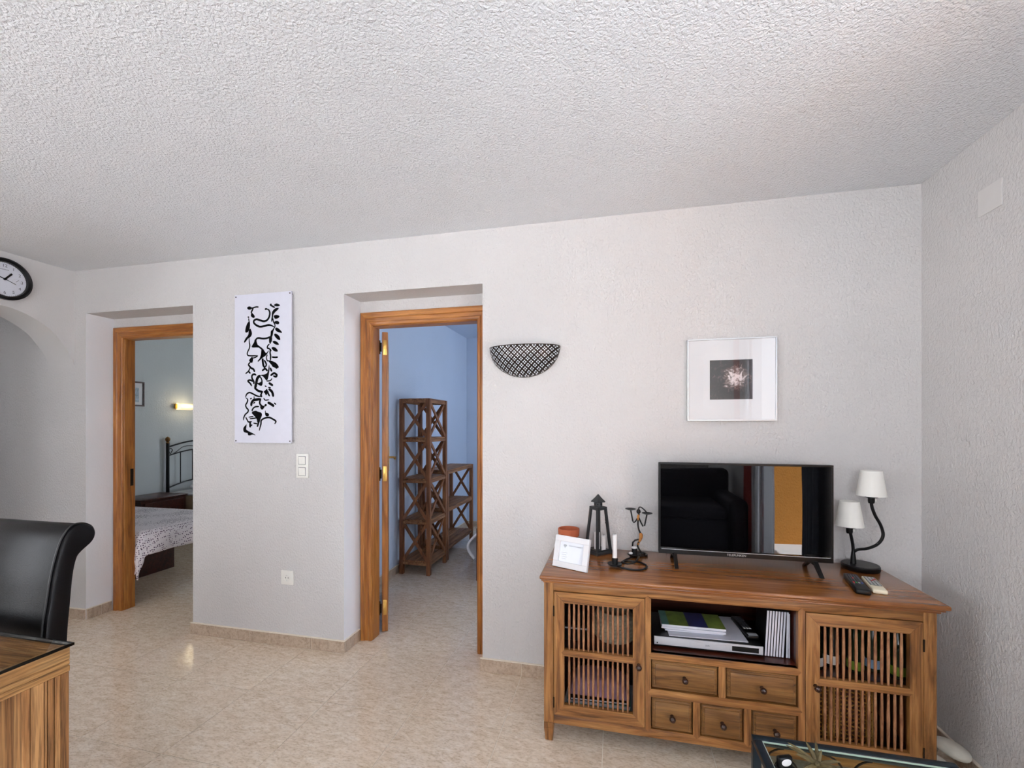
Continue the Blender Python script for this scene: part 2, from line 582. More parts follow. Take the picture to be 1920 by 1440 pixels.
INK_STROKES = """6:-85,385 -69,387 -48,391 -28,389
7.4:-69,387 -75,375 -83,360 -81,352
8.9:-105,334 -107,325
5.2:-105,323 -101,301
6:-101,200 -99,169 -95,148 -99,129 -110,111 -115,97 -110,85 -89,81 -56,80 -34,80
5.2:-34,80 -52,70 -73,66
6.7:-89,42 -106,25 -91,9
8.9:25,374 45,368 55,347 49,320 33,302 9,297 -20,305 -44,312 -62,306 -65,292 -48,276 -20,264 13,266 45,271 69,266 89,255
7.4:69,401 59,398 77,387 93,379
5.2:79,312 81,291 93,270 91,250
7.4:89,253 77,233 71,206 59,186 55,166 61,152
6:81,238 67,230 65,210 59,186
6.7:53,152 39,139 37,126 49,122 61,111 67,106
7.4:61,121 57,97 61,73 59,46
7.4:69,68 93,65 115,66
8.2:61,198 37,189 5,187 -28,192 -48,189
10.4:1,62 3,38 9,7
7.4:13,51 29,23 21,6
5.2:37,84 29,64 39,40
8.5:-105,24 -88,5 -67,-6 -59,-24
6.2:-93,5 -105,-16 -129,-33
7.7:-105,-19 -90,-32
8.5:4,20 17,-2 -4,-17
8.5:21,-2 38,-20
8.5:58,1 69,-24
13.9:71,18 100,7 112,-4
9.2:63,-52 67,-45 87,-35 106,-46 100,-57 79,-51
13.1:-17,-45 -38,-64 -46,-92 -57,-135
6.2:-21,-50 -6,-72 -2,-101
10:-55,-128 -33,-143 -8,-150 4,-154
5.4:29,-83 58,-81 71,-67
10.8:46,-94 79,-113
5.4:17,-113 31,-119
5.4:42,-123 63,-126
7.7:38,-155 54,-180
11.6:46,-133 71,-152 81,-184
8.5:-46,-44 -63,-37 -78,-45 -78,-63 -65,-85 -65,-101
7.7:-71,-85 -93,-74 -110,-80 -93,-95 -80,-113
6.9:-129,-184 -118,-163 -97,-154 -71,-163 -42,-176 -8,-182
8.5:-4,-157 -12,-172 -2,-182
6.9:-127,-186 -112,-199 -116,-217 -127,-234 -120,-252 -108,-263 -110,-278 -131,-295 -142,-317 -143,-331
6.2:-93,-195 -80,-190
4.6:-63,-178 -63,-196
11.6:-84,-242 -82,-221 -67,-203 -46,-200 -12,-196
6.2:-69,-224 -55,-215
8.5:-12,-193 -21,-218 -12,-236 4,-246
5.4:9,-190 21,-204 50,-201
11.6:38,-218 63,-229 87,-244
6.2:85,-222 102,-233
6.9:-78,-274 -74,-260 -55,-246 -25,-244
8.5:-29,-349 -40,-374
5.4:-69,-349 -33,-355
5.4:-105,-312 -67,-306
6.2:-97,-322 -46,-317
7.7:-25,-398 -12,-357 -8,-332 17,-318 50,-314 79,-325 100,-339 90,-355
3.9:21,-270 21,-286
6.2:-127,-310 -114,-331 -105,-342 -80,-340
10:-93,-342 -93,-378
6.2:-93,-367 -76,-360"""
INK_BLOBS = """-115,388 -110,394 -97,397 -85,392 -79,384 -87,379 -101,377 -110,382
-79,355 -69,346 -58,333 -62,323 -75,325 -88,338
-99,301 -95,280 -99,252 -110,237 -125,234 -129,243 -124,267 -114,288
-95,252 -85,234 -82,217 -91,202 -110,194 -125,175 -135,171 -136,179 -124,198 -106,214 -105,235
-77,75 -71,57 -77,37 -87,39 -101,51 -93,61
17,373 22,379 31,379 34,372 29,368 21,368
105,404 119,398 131,391 113,385 93,389 87,397
123,376 117,364 93,349 81,336 79,315 75,298 67,285 64,302 71,329 69,350 85,369 105,377
85,329 109,331 128,321 113,310 93,308
89,284 93,292 113,293 125,282 117,272 97,277
95,243 105,252 125,241 146,218 125,221 105,229
87,206 97,214 121,201 131,180 125,173 105,183
75,165 93,169 113,158 122,143 93,147
67,124 81,131 101,123 115,102 89,103
53,197 71,196 69,165 53,156 49,176
-48,193 -60,181 -62,167 -81,144 -81,134 -56,132 -36,135 -12,121 3,103 5,86 -4,72 -28,56 -37,46 -32,40 -20,49 1,65 25,78 35,88 49,108 45,112 29,93 21,99 5,123 -20,138 -40,153 -48,170 -40,185
37,47 69,42 97,31 113,14 117,0 89,4 69,18 53,36
46,19 50,-10 44,-45 38,-69 29,-76 17,-62 4,-49 -17,-45 -8,-42 21,-41 38,-30
-40,-96 -21,-93 -4,-83 0,-101 -8,-113 -25,-107
9,-151 21,-144 34,-133 38,-147 48,-153 38,-158 27,-174 21,-161
-17,-244 0,-239 17,-243 9,-255 -2,-264 -12,-257
13,-236 25,-227 34,-236 21,-245
-80,-285 -50,-273 -33,-282 -12,-285 -6,-300 -17,-321 -21,-335 -29,-353 -38,-342 -42,-321 -59,-303
21,-282 46,-289 48,-303 29,-307 21,-296
-110,-342 -122,-360 -142,-374 -147,-389 -142,-407 -122,-412 -105,-414 -112,-425 -97,-430 -71,-421 -48,-430 -63,-417 -101,-403 -122,-392 -129,-378 -118,-356"""

# ------------------------------------------------------------------ the shell
XL, XR = -3.802, 1.376
H = 2.5

# floor: grout bed, with the tiles laid on it one by one
fl = MB()
fl.box(-5.95, 1.53, -1.40, 4.1, -0.12, -0.002)
fl.box(-5.95, 1.53, -5.35, -1.40, -0.12, 0.0, mi=1)
floor = struct('floor', fl, [M['grout'], M['tile']], 'beige stoneware tiled floor')
TX, TY = 0.4535, 0.4665
tile_me = None
gx0, gy0 = -0.05, 0.012


def lay_tiles(x0, x1, y0, y1):
    global tile_me
    for i in range(math.floor((x0 - gx0) / TX), math.ceil((x1 - gx0) / TX)):
        for j in range(math.floor((y0 - gy0) / TY), math.ceil((y1 - gy0) / TY)):
            ax, bx = max(gx0 + i * TX, x0) + 0.0017, min(gx0 + (i + 1) * TX, x1) - 0.0017
            ay, by = max(gy0 + j * TY, y0) + 0.0017, min(gy0 + (j + 1) * TY, y1) - 0.0017
            if bx - ax < 0.02 or by - ay < 0.02:
                continue
            if tile_me is None:
                tile_me = MB().box(-0.5, 0.5, -0.5, 0.5, -0.0015, 0.0).mesh('tile', 0)
            t = obj('tile', tile_me, M['tile'], floor)
            t.location = ((ax + bx) / 2, (ay + by) / 2, 0.0)
            t.scale = (bx - ax, by - ay, 1)


lay_tiles(-5.0, XR, -1.40, 0.012)
lay_tiles(-3.69, -2.747, 0.012, 0.25)
lay_tiles(-1.612, -0.729, 0.012, 0.25)
lay_tiles(-2.0, 0.3, 0.25, 3.45)
lay_tiles(-5.7, -2.1, 0.25, 3.2)

# ceilings
struct('ceiling', MB().box(-5.9, 1.53, -5.35, 0.05, H, 2.8), M['ceil'], 'white stucco ceiling')
struct('ceiling_study', MB().box(-2.1, 1.53, 0.25, 3.6, 2.6, 2.8), M['studywall'], 'study ceiling')
struct('ceiling_bedroom', MB().box(-5.9, -2.1, 0.25, 4.15, 2.6, 2.8), M['roomwall'], 'bedroom ceiling')

# back wall with two door recesses
RT = 2.192
wb = MB()
for a, c in ((-5.9, -3.69), (-2.747, -1.612), (-0.729, 1.53)):
    wb.box(a, c, 0.0, 0.25, -0.02, 2.8)
for a, c in ((-3.69, -2.747), (-1.612, -0.729)):
    wb.box(a, c, 0.0, 0.25, RT, 2.8)
for a, i0, i1, c in ((-3.69, -3.617, -2.806, -2.747), (-1.612, -1.549, -0.793, -0.729)):
    wb.box(a, i0, 0.182, 0.25, 0, RT)
    wb.box(i1, c, 0.182, 0.25, 0, RT)
    wb.box(i0, i1, 0.182, 0.25, 2.065, RT)
wall_back = struct('wall_back', wb, [M['wall'], M['reveal']], 'warm white stucco wall with two recessed doorways')
for pg in wall_back.data.polygons:      # smooth door reveals, whitened to carry the side light
    if abs(pg.normal.x) > 0.9 and -3.8 < pg.center.x < -0.6:
        pg.material_index = 1

# left wall with the arch
ARCH = [(0.0, 1.80), (-0.006, 1.845), (-0.033, 1.91), (-0.072, 1.972), (-0.123, 2.037), (-0.185, 2.085), (-0.267, 2.127), (-0.345, 2.149)]
arch = ARCH + [(-0.40, 2.153)] + [(-0.80 - y, z) for y, z in ARCH[::-1]]
arch = [tuple(v)[:2] for v in spline([(y, z, 0) for y, z in arch], 4)]
poly = [(0.0, H + .1)] + arch + [(-0.80, 0.0), (-2.6, 0.0), (-2.6, H + .1)]
wlm = MB().prism(poly, 'x', -4.05, XL)
wlm.box(-4.05, XL, -5.35, -4.6, 0, H + .1)
wlm.box(-4.05, XL, -4.6, -2.6, 0, 0.6)
wlm.box(-4.05, XL, -4.6, -2.6, 2.3, H + .1)
struct('wall_left', wlm, M['wallsmooth'], 'left stucco wall with round arch')
hall = MB()
hall.box(-5.9, -5.75, -2.2, -1.5, 0, 2.6)
hall.box(-5.9, -5.75, -0.5, 0.0, 0, 2.6)
hall.box(-5.9, -5.75, -1.5, -1.15, 0, 2.6)
hall.box(-5.9, -5.75, -0.65, -0.5, 0, 2.6)
hall.box(-5.9, -5.75, -1.15, -0.65, 0, 1.1)
hall.box(-5.9, -5.75, -1.15, -0.65, 2.1, 2.6)
hall.box(-5.9, -4.05, -2.35, -2.2, 0, 2.6)
struct('wall_hall', hall, M['wall'], 'dim hallway wall behind the arch')

# right wall with the balcony door opening, and the rear wall behind the camera
wr = MB()
wr.box(XR, 1.53, -1.65, 0.02, -0.02, 2.8)
wr.box(XR, 1.53, -5.35, -2.85, -0.02, 2.8)
wr.box(XR, 1.53, -2.85, -1.65, 2.38, 2.8)
struct('wall_right', wr, M['wall'], 'right stucco wall')
wq = MB()
wq.box(-4.05, -2.4, -5.35, -5.2, -0.02, 2.8)
wq.box(-1.0, -0.5, -5.35, -5.2, -0.02, 2.8)
wq.box(1.0, 1.53, -5.35, -5.2, -0.02, 2.8)
wq.box(-0.5, 1.0, -5.35, -5.2, -0.02, 0.9)
wq.box(-0.5, 1.0, -5.35, -5.2, 2.2, 2.8)
wq.box(-2.4, -1.0, -5.35, -5.2, 2.2, 2.8)
struct('wall_rear', wq, M['wall'], 'rear stucco wall behind the viewer')

# study and bedroom walls
struct('wall_study_left', MB().box(-2.1, -2.0, 0.25, 3.45, -0.02, 2.7), M['studywall'], 'pale study wall')
struct('wall_study_back', MB().box(-2.1, 1.53, 3.45, 3.6, -0.02, 2.7), M['studywall'], 'pale study back wall')
ws = MB()
ws.box(XR, 1.53, 0.25, 1.4, -0.02, 2.7)
ws.box(XR, 1.53, 2.6, 3.45, -0.02, 2.7)
ws.box(XR, 1.53, 1.4, 2.6, -0.02, 0.9)
ws.box(XR, 1.53, 1.4, 2.6, 2.2, 2.7)
struct('wall_study_right', ws, M['studywall'], 'study wall with the window')
BX = -5.66
struct('wall_bedroom_left', MB().box(BX - .2, BX, 0.25, 4.0, -0.02, 2.7), M['roomwall'], 'pale bedroom wall with headboards')
wq = MB()
wq.box(-5.9, -3.9, 4.0, 4.15, -0.02, 2.7)
wq.box(-3.0, -2.1, 4.0, 4.15, -0.02, 2.7)
wq.box(-3.9, -3.0, 4.0, 4.15, -0.02, 0.9)
wq.box(-3.9, -3.0, 4.0, 4.15, 2.2, 2.7)
struct('wall_bedroom_back', wq, M['roomwall'], 'bedroom wall with the window')
struct('wall_bedroom_right', MB().box(-2.12, -2.1, 0.25, 4.0, -0.02, 2.7), M['roomwall'], 'bedroom party wall')


def window(n, plane, a0, a1, z0, z1, pos):
    """white casement: frame, mullion and two panes; plane 'x' or 'y'"""
    def bx(m, p0, p1, q0, q1, t0, t1):
        if plane == 'x':
            m.box(pos + t0, pos + t1, p0, p1, q0, q1, 0.003)
        else:
            m.box(p0, p1, pos + t0, pos + t1, q0, q1, 0.003)
    m = MB()
    w = 0.05
    bx(m, a0, a1, z0, z0 + w, -.03, .03)
    bx(m, a0, a1, z1 - w, z1, -.03, .03)
    bx(m, a0, a0 + w, z0 + w, z1 - w, -.03, .03)
    bx(m, a1 - w, a1, z0 + w, z1 - w, -.03, .03)
    c = (a0 + a1) / 2
    bx(m, c - w / 2, c + w / 2, z0 + w, z1 - w, -.025, .025)
    o = struct('window_%d' % n, m, M['paintwhite'])
    for p0, p1 in ((a0 + w, c - w / 2), (c + w / 2, a1 - w)):
        g = MB()
        bx(g, p0, p1, z0 + w, z1 - w, -.003, .003)
        obj('pane', g, M['glass'], o, 0)


window(1, 'x', 1.4, 2.6, 0.9, 2.2, 1.46)
window(2, 'y', -3.9, -3.0, 0.9, 2.2, 4.08)
window(7, 'x', -4.6, -2.6, 0.6, 2.3, -3.96)  # unseen window, added to bring light onto the right wall
window(5, 'x', -1.15, -0.65, 1.1, 2.1, -5.83)  # unseen window, added to brighten the hallway
window(6, 'y', -0.5, 1.0, 0.9, 2.2, -5.28)  # invented window behind the viewer, holds the rear right fill
window(3, 'y', -2.4, -1.0, 0.0, 2.2, -5.28)  # large rear window added for flatter light
wf = MB()
wf.box(1.42, 1.50, -1.70, -1.65, 0, 2.38, 0.003)
wf.box(1.42, 1.50, -2.85, -2.80, 0, 2.38, 0.003)
wf.box(1.42, 1.50, -2.80, -1.70, 2.33, 2.38, 0.003)
struct('window_4', wf, M['paintwhite'], 'white frame of the open balcony door')

# balcony outside: pale terrace floor, orange house wall, unseen slab added to block sun at the bedroom window
M['terrace'] = plain('terrace_tiles', (226, 226, 226), 0.7)
M['orange'] = plaster('orange_render', (206, 140, 66), 0.003, 60)
struct('ground', MB().box(-14, 14, -14, 14, -0.5, -0.3), plain('pale_paving', (226, 224, 220), 0.9), 'ground outside')
struct('terrace', MB().box(1.53, 4.6, -6.0, 2.0, -0.3, -0.03), M['terrace'], 'balcony floor outside')
struct('wall_terrace', MB().box(1.53, 2.9, -4.2, -4.0, -0.03, 1.3), M['orange'], 'orange rendered balcony wall')
struct('sun_block_slab', MB().box(-6.0, -2.0, 4.15, 6.6, 2.6, 2.8), M['terrace'], 'unseen slab added to block sun over the bedroom window')
rl = MB()
rl.box(4.5, 4.6, -4.2, 2.0, -0.03, 0.9)
struct('wall_parapet', rl, M['paintwhite'], 'white balcony parapet')

# skirting tiles, one by one
SK = 0.075


def skirting(side, axis, fixed, thick, a0, a1, start):
    """side: name; axis the skirting runs along; fixed: wall face; thick: signed thickness"""
    o = bpy.data.objects.new('baseboard_' + side, None)
    COL.objects.link(o)
    o['kind'] = 'structure'
    xs = [a0]
    k = math.ceil((a0 - start + 0.02) / TX)
    while start + k * TX < a1 - 0.02:
        xs.append(start + k * TX)
        k += 1
    xs.append(a1)
    cap = MB()
    for p, q in zip(xs, xs[1:]):
        m = MB()
        if axis == 'x':
            m.box(p + .0016, q - .0016, fixed, fixed + thick, 0.0, SK - .004, 0.002)
        else:
            m.box(fixed, fixed + thick, p + .0012, q - .0012, 0.0, SK - .004, 0.002)
        obj('tile', m, M['skirt'], o, 0)
    if axis == 'x':
        cap.box(a0, a1, fixed, fixed + thick * .95, SK - .004, SK)
        cap.box(a0 + .002, a1 - .002, fixed, fixed + thick * .7, 0, SK - .004)
    else:
        cap.box(fixed, fixed + thick * .95, a0, a1, SK - .004, SK)
        cap.box(fixed, fixed + thick * .7, a0 + .002, a1 - .002, 0, SK - .004)
    obj('mortar_bead', cap, M['grout'], o, 0)
    return o


skirting('back_left', 'x', 0, -0.012, -5.0, -3.69, -0.05)
skirting('back_middle', 'x', 0, -0.012, -2.759, -1.600, -0.02)
skirting('back_right', 'x', 0, -0.012, -0.741, XR, -0.05)
skirting('right', 'y', XR, -0.012, -1.6, -0.012, 0.012)
skirting('recess_bedroom', 'y', -3.69, 0.012, 0.0, 0.162, 1.0)
skirting('recess_study', 'y', -1.612, 0.012, 0.0, 0.162, 1.0)
skirting('study_left', 'y', -2.0, 0.012, 0.26, 3.45, 0.012)
skirting('study_back', 'x', 3.45, -0.012, -2.0, 0.3, -0.05)
skirting('bedroom_left', 'y', BX, 0.012, 0.26, 4.0, 0.012)


# ------------------------------------------------------------------ door frames
def casing_profile(w):
    """moulded architrave section: (across, depth)"""
    return [(0, 0.018), (0, -0.016), (0.006, -0.02), (w * .38, -0.018), (w * .45, -0.012), (w * .70, -0.010), (w * .76, -0.014), (w * .93, -0.012), (w, -0.006), (w, 0.018)]


def door_frame(n, x0, x1, i0, i1, top, itop, label):
    """x0..x1 outside of the casing, i0..i1 the clear opening, on the plane y = 0.18"""
    root = bpy.data.objects.new('door_%d' % n, None)
    root.location = ((x0 + x1) / 2, 0.2, 0)
    COL.objects.link(root)
    tag(root, label, None, None, 'structure')
    O = off(root.location)
    Y = 0.180
    w = i0 - x0
    pr = casing_profile(w)
    m = MB(O)
    b = bmesh.new()

    def loft(ends, flip):
        a = [b.verts.new(ends(p, 0)) for p in pr]
        c = [b.verts.new(ends(p, 1)) for p in pr]
        k = len(pr)
        for i in range(k):
            b.faces.new([a[i], a[(i + 1) % k], c[(i + 1) % k], c[i]])
        b.faces.new(a[::-1])
        b.faces.new(c)
    wt = top - itop
    loft(lambda p, e: (x0 + p[0], Y + p[1], 0.0 if e == 0 else top - p[0] * wt / w), False)
    m._add(b)
    obj('casing', m, M['pine_z'], root, 25)
    m = MB(O)
    b = bmesh.new()
    loft(lambda p, e: (x1 - p[0], Y + p[1], 0.0 if e == 0 else top - p[0] * wt / w), True)
    m._add(b)
    obj('casing', m, M['pine_z'], root, 25)
    m = MB(O)
    b = bmesh.new()
    loft(lambda p, e: ((x0 + p[0]) if e == 0 else (x1 - p[0]), Y + p[1], top - p[0] * wt / w), True)
    m._add(b)
    obj('casing', m, M['pine_x'], root, 25)
    for a, c in ((i0 - .018, i0 + .004), (i1 - .004, i1 + .018)):
        m = MB(O)
        m.box(a, c, 0.182, 0.262, 0, itop, 0.002)
        obj('jamb', m, M['pine_z'], root)
    m = MB(O)
    m.box(i0, i1, 0.182, 0.262, itop - .004, itop + .018, 0.002)
    obj('jamb', m, M['pine_x'], root)
    return root, O


d1, O1 = door_frame(1, -3.672, -2.753, -3.595, -2.83, 2.122, 2.043, 'varnished pine doorframe around the bedroom opening')
m = MB(O1)
m.box(-3.591, -3.588, 0.225, 0.248, 0.93, 1.06, 0.001)
obj('strike_plate', m, M['darkmetal'], d1, label='dark metal strike plate')
d2, O2 = door_frame(2, -1.602, -0.737, -1.525, -0.815, 2.116, 2.032, 'varnished pine doorframe with the study door standing open')

# open door leaf: hinged on the left jamb, swung back towards the wall
HX, HY = -1.516, 0.285
ang = R(90 + 28.0)
leafM = Matrix.Translation((HX, HY, 0)) @ Matrix.Rotation(ang, 4, 'Z')
LW, LT, LH = 0.72, 0.038, 2.015
lf = MB(O2)
for a, c in ((0, .10), (LW - .10, LW)):
    lf.box(a, c, -LT, 0, 0.008, LH, 0.003, M=leafM)
for z0, z1 in ((0.008, .22), (.62, .70), (.98, 1.10), (1.46, 1.54), (LH - .12, LH)):
    lf.box(.10, LW - .10, -LT, 0, z0, z1, 0.003, M=leafM)
leaf = obj('leaf', lf, M['pine_z'], d2)
for z0, z1 in ((.22, .62), (.70, .98)):
    m = MB(O2)
    m.box(.10, LW - .10, -LT * .75, -LT * .25, z0, z1, 0.004, M=leafM)
    obj('panel', m, M['pine_z'], leaf)
for z0, z1 in ((1.10, 1.46), (1.54, LH - .12)):
    m = MB(O2)
    m.box(.10, LW - .10, -LT * .6, -LT * .4, z0, z1, M=leafM)
    obj('pane', m, M['glass'], leaf)
for hz in (0.17, 1.065, 1.91):
    m = MB(O2)
    m.box(-0.0025, 0.0, -0.030, -0.008, hz - .05, hz + .05, 0.001, seg=2, M=leafM)
    for k in (-.035, 0, .035):
        m.tube([(-0.003, -0.019, hz + k), (-0.0045, -0.019, hz + k)], 0.003, 8, M=leafM)
    hg = obj('hinge', m, M['brass'], leaf, label='brass hinge leaf')
    m = MB(O2)
    m.tube([(HX - .012, HY - .012, hz - .045), (HX - .012, HY - .012, hz + .045)], 0.007, 10)
    m.box(HX - .012, HX + .004, HY - .018, HY - .010, hz - .03, hz + .03)
    obj('hinge_pin', m, M['darkmetal'], hg)
m = MB(O2)
m.box(LW - .065, LW - .03, -LT - .004, -LT, 1.02, 1.22, 0.0015, M=leafM)
m.tube([(LW - .048, -LT, 1.13), (LW - .048, -LT - .045, 1.13)], 0.008, 10, M=leafM)
m.tube(spline([(LW - .048, -LT - .045, 1.13), (LW - .08, -LT - .052, 1.131), (LW - .15, -LT - .045, 1.128), (LW - .165, -LT - .05, 1.125)], 4), 0.008, 10, M=leafM)
obj('door_handle', m, M['brass'], leaf, label='brass lever handle')

# ------------------------------------------------------------------ media sideboard
CB = (0.425, -0.25, 0.0)
OC = off(CB)
YF, YB = -0.475, -0.03
cab = thing('sideboard', 'honey-brown wooden media sideboard with spindle doors, drawers and open niche', 'sideboard', CB)
PX = ((-0.3035, -0.261), (1.112, 1.154))
for px0, px1 in PX:
    for y0, y1 in ((YF, YF + .043), (YB - .043, YB)):
        m = MB(OC)
        m.box(px0, px1, y0, y1, 0.082, 0.700, 0.002)
        obj('post', m, M['teak_z'], cab)
        m = MB(OC)
        cx, cy = (px0 + px1) / 2, (y0 + y1) / 2
        h = (px1 - px0) / 2
        m.prism([(cx - h, cy - h), (cx + h, cy - h), (cx + h, cy + h), (cx - h, cy + h)], 'z', 0.060, 0.082)
        b = bmesh.new()
        lo = [b.verts.new((cx + sx * h * .72, cy + sy * h * .72, 0)) for sx, sy in ((-1, -1), (1, -1), (1, 1), (-1, 1))]
        hi = [b.verts.new((cx + sx * h, cy + sy * h, .058)) for sx, sy in ((-1, -1), (1, -1), (1, 1), (-1, 1))]
        b.faces.new(lo[::-1]); b.faces.new(hi)
        for i in range(4):
            b.faces.new([lo[i], lo[(i + 1) % 4], hi[(i + 1) % 4], hi[i]])
        m._add(b)
        m.box(cx - h * .94, cx + h * .94, cy - h * .94, cy + h * .94, .056, .062)
        obj('leg', m, M['teak_z'], cab)
# carcass: sides, back, bottom, inner walls, shelves
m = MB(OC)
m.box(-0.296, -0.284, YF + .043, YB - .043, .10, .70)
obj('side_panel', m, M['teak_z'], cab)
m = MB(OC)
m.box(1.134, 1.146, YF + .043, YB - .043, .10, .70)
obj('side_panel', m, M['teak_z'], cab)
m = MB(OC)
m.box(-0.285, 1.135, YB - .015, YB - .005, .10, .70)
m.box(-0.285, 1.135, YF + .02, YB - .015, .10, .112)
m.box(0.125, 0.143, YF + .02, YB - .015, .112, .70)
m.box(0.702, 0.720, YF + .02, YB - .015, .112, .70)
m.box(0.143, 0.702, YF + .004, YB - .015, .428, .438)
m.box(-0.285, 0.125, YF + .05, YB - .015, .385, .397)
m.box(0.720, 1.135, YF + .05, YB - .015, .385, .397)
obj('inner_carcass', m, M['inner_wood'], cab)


def rail(x0, x1, z0, z1, y0=YF + .002, y1=YF + .024, mat='teak_x'):
    m = MB(OC)
    m.box(x0, x1, y0, y1, z0, z1, 0.0025, 2)
    return obj('rail', m, M[mat], cab)


rail(-0.261, 1.112, 0.662, 0.700)
rail(-0.261, 1.112, 0.080, 0.118)


def mullion(x0, x1, z0, z1):
    m = MB(OC)
    w = (x1 - x0) / 2
    c = (x0 + x1) / 2
    # pointed ends let into the rails
    m.prism([(x0, z0), (c, z0 - w), (x1, z0), (x1, z1), (c, z1 + w), (x0, z1)], 'y', YF - .001, YF + .022)
    obj('mullion', m, M['teak_z'], cab)


mullion(0.1245, 0.148, 0.118, 0.662)
mullion(0.698, 0.7225, 0.118, 0.662)


def dart(x0, x1, z0, z1):
    m = MB(OC)
    w = (z1 - z0) / 2
    c = (z0 + z1) / 2
    m.prism([(x0, z0), (x1, z0), (x1 + w, c), (x1, z1), (x0, z1), (x0 - w, c)], 'y', YF - .0015, YF + .022)
    obj('rail', m, M['teak_x'], cab)


dart(0.150, 0.696, 0.411, 0.438)
dart(0.150, 0.696, 0.254, 0.287)
mullion(0.410, 0.437, 0.290, 0.408)
mullion(0.313, 0.341, 0.118, 0.252)
mullion(0.504, 0.531, 0.118, 0.252)

# knob: turned, along -y
kp = [(0.0075, 0.0), (0.0065, 0.004), (0.0055, 0.010), (0.0075, 0.014), (0.0115, 0.019), (0.0125, 0.024), (0.0105, 0.030), (0.005, 0.0335), (0.001, 0.034)]
kob = MB().lathe(kp, seg=16, M=Matrix.Rotation(R(90), 4, 'X'))
knob_me = kob.mesh('knob', 60)


def knob(x, y, z, parent):
    return obj('knob', knob_me, M['knob'], parent, loc=(x - CB[0], y - CB[1], z))


for x0, x1, z0, z1 in ((.150, .4085, .2895, .409), (.4385, .6965, .2895, .409),
                       (.150, .3115, .120, .2525), (.3425, .5025, .120, .2525), (.5325, .6965, .120, .2525)):
    m = MB(OC)
    m.box(x0 + .0025, x1 - .0025, YF + .004, YF + .30, z0 + .0025, z1 - .0025, 0.002)
    # stepped cock-bead and raised field
    m.box(x0 + .007, x1 - .007, YF + .000, YF + .006, z0 + .007, z1 - .007, 0.0018)
    m.box(x0 + .014, x1 - .014, YF - .004, YF + .004, z0 + .014, z1 - .014, 0.0035, 2)
    d = obj('drawer', m, M['drawer_wood'], cab)
    knob((x0 + x1) / 2, YF - .004, (z0 + z1) / 2, d)

# spindle doors
sp = MB()
sp.lathe([(0.0042, 0), (0.0052, .2), (0.0060, .5), (0.0052, .8), (0.0042, 1.0)], seg=8, cap=True)
spindle_me = sp.mesh('spindle', 60)


def spindle_door(x0, x1, gx0_, gx1_, knob_x, hinge_x):
    z0, z1 = 0.1205, 0.6595
    g0, g1 = 0.168, 0.612
    y0, y1 = YF - .001, YF + .021
    m = MB(OC)
    e = .0006
    m.prism([(x0, z0), (gx0_, g0), (gx0_, g1), (x0, z1)], 'y', y0, y1)
    d = obj('door', m, M['teak_z'], cab)
    m = MB(OC)
    m.prism([(x1, z0), (gx1_, g0), (gx1_, g1), (x1, z1)], 'y', y0, y1)
    obj('door_stile', m, M['teak_z'], d)
    m = MB(OC)
    m.prism([(x0 + e, z1), (gx0_ + e, g1), (gx1_ - e, g1), (x1 - e, z1)], 'y', y0 + .0007, y1)
    obj('door_rail', m, M['teak_x'], d)
    m = MB(OC)
    m.prism([(x0 + e, z0), (gx0_ + e, g0), (gx1_ - e, g0), (x1 - e, z0)], 'y', y0 + .0007, y1)
    obj('door_rail', m, M['teak_x'], d)
    m = MB(OC)
    m.prism([(gx0_, .382), (gx1_, .382), (gx1_ + .013, .3955), (gx1_, .409), (gx0_, .409), (gx0_ - .013, .3955)], 'y', y0 - .0008, y1)
    obj('door_rail', m, M['teak_x'], d)
    n = 13
    for za, zb in ((g0, .382), (.409, g1)):
        for k in range(n):
            x = gx0_ + (gx1_ - gx0_) * (k + 1) / (n + 1)
            obj('spindle', spindle_me, M['spindle'], d, loc=(x - CB[0], YF + .010 - CB[1], za)).scale = (1, 1, zb - za)
    knob(knob_x, y0, .380, d)
    for hz in (.175, .575):
        m = MB(OC)
        m.tube([(hinge_x, YF - .003, hz - .022), (hinge_x, YF - .003, hz + .022)], .0032, 8)
        obj('hinge', m, M['darkmetal'], d)


spindle_door(-0.2585, 0.1225, -0.214, 0.0755, 0.0985, -0.2598)
spindle_door(0.7245, 1.1100, 0.773, 1.068, 0.757, 1.1112)
# moulded top
m = MB(OC)
m.box(-0.306, 1.160, YF - .012, YB + .008, .700, .7095, .001)
m.box(-0.312, 1.168, YF - .026, YB + .010, .7095, .7195, .004, 3)
m.box(-0.318, 1.177, YF - .040, YB + .014, .7195, .738, .007, 3)
obj('top', m, M['top_wood'], cab)
TOP = 0.738

# ------------------------------------------------------------------ things in the niche and behind the doors
# disc player
b0 = (0.378, -0.28, 0.4381)
pl = thing('disc_player', 'slim silver-fronted disc player in the open niche of the sideboard', 'disc player', b0)
m = MB()
m.box(-.215, .215, -.135, .12, .004, .046, .002)
for sx in (-.18, .18):
    for sy in (-.11, .1):
        m.tube([(sx, sy, 0), (sx, sy, .006)], .012, 10)
obj('body', m, M['black'], pl)
m = MB().box(-.213, .213, -.141, -.135, .012, .046, .0015)
fp = obj('front_panel', m, M['silver'], pl)
obj('disc_tray', MB().box(-.07, .072, -.1425, -.141, .020, .038, .0005), M['silver'], fp)
obj('display', MB().box(.095, .196, -.1425, -.141, .018, .038, .0005), M['black'], fp)
obj('power_button', MB().tube([(-.2, -.141, .02), (-.2, -.1435, .02)], .0025, 10), M['black'], fp)
obj('lettering', text_mesh('DVD', .008), M['greyprint'], fp, loc=(0, -.1428, .028), rot=(R(90), 0, 0))
PZ = b0[2] + .0462

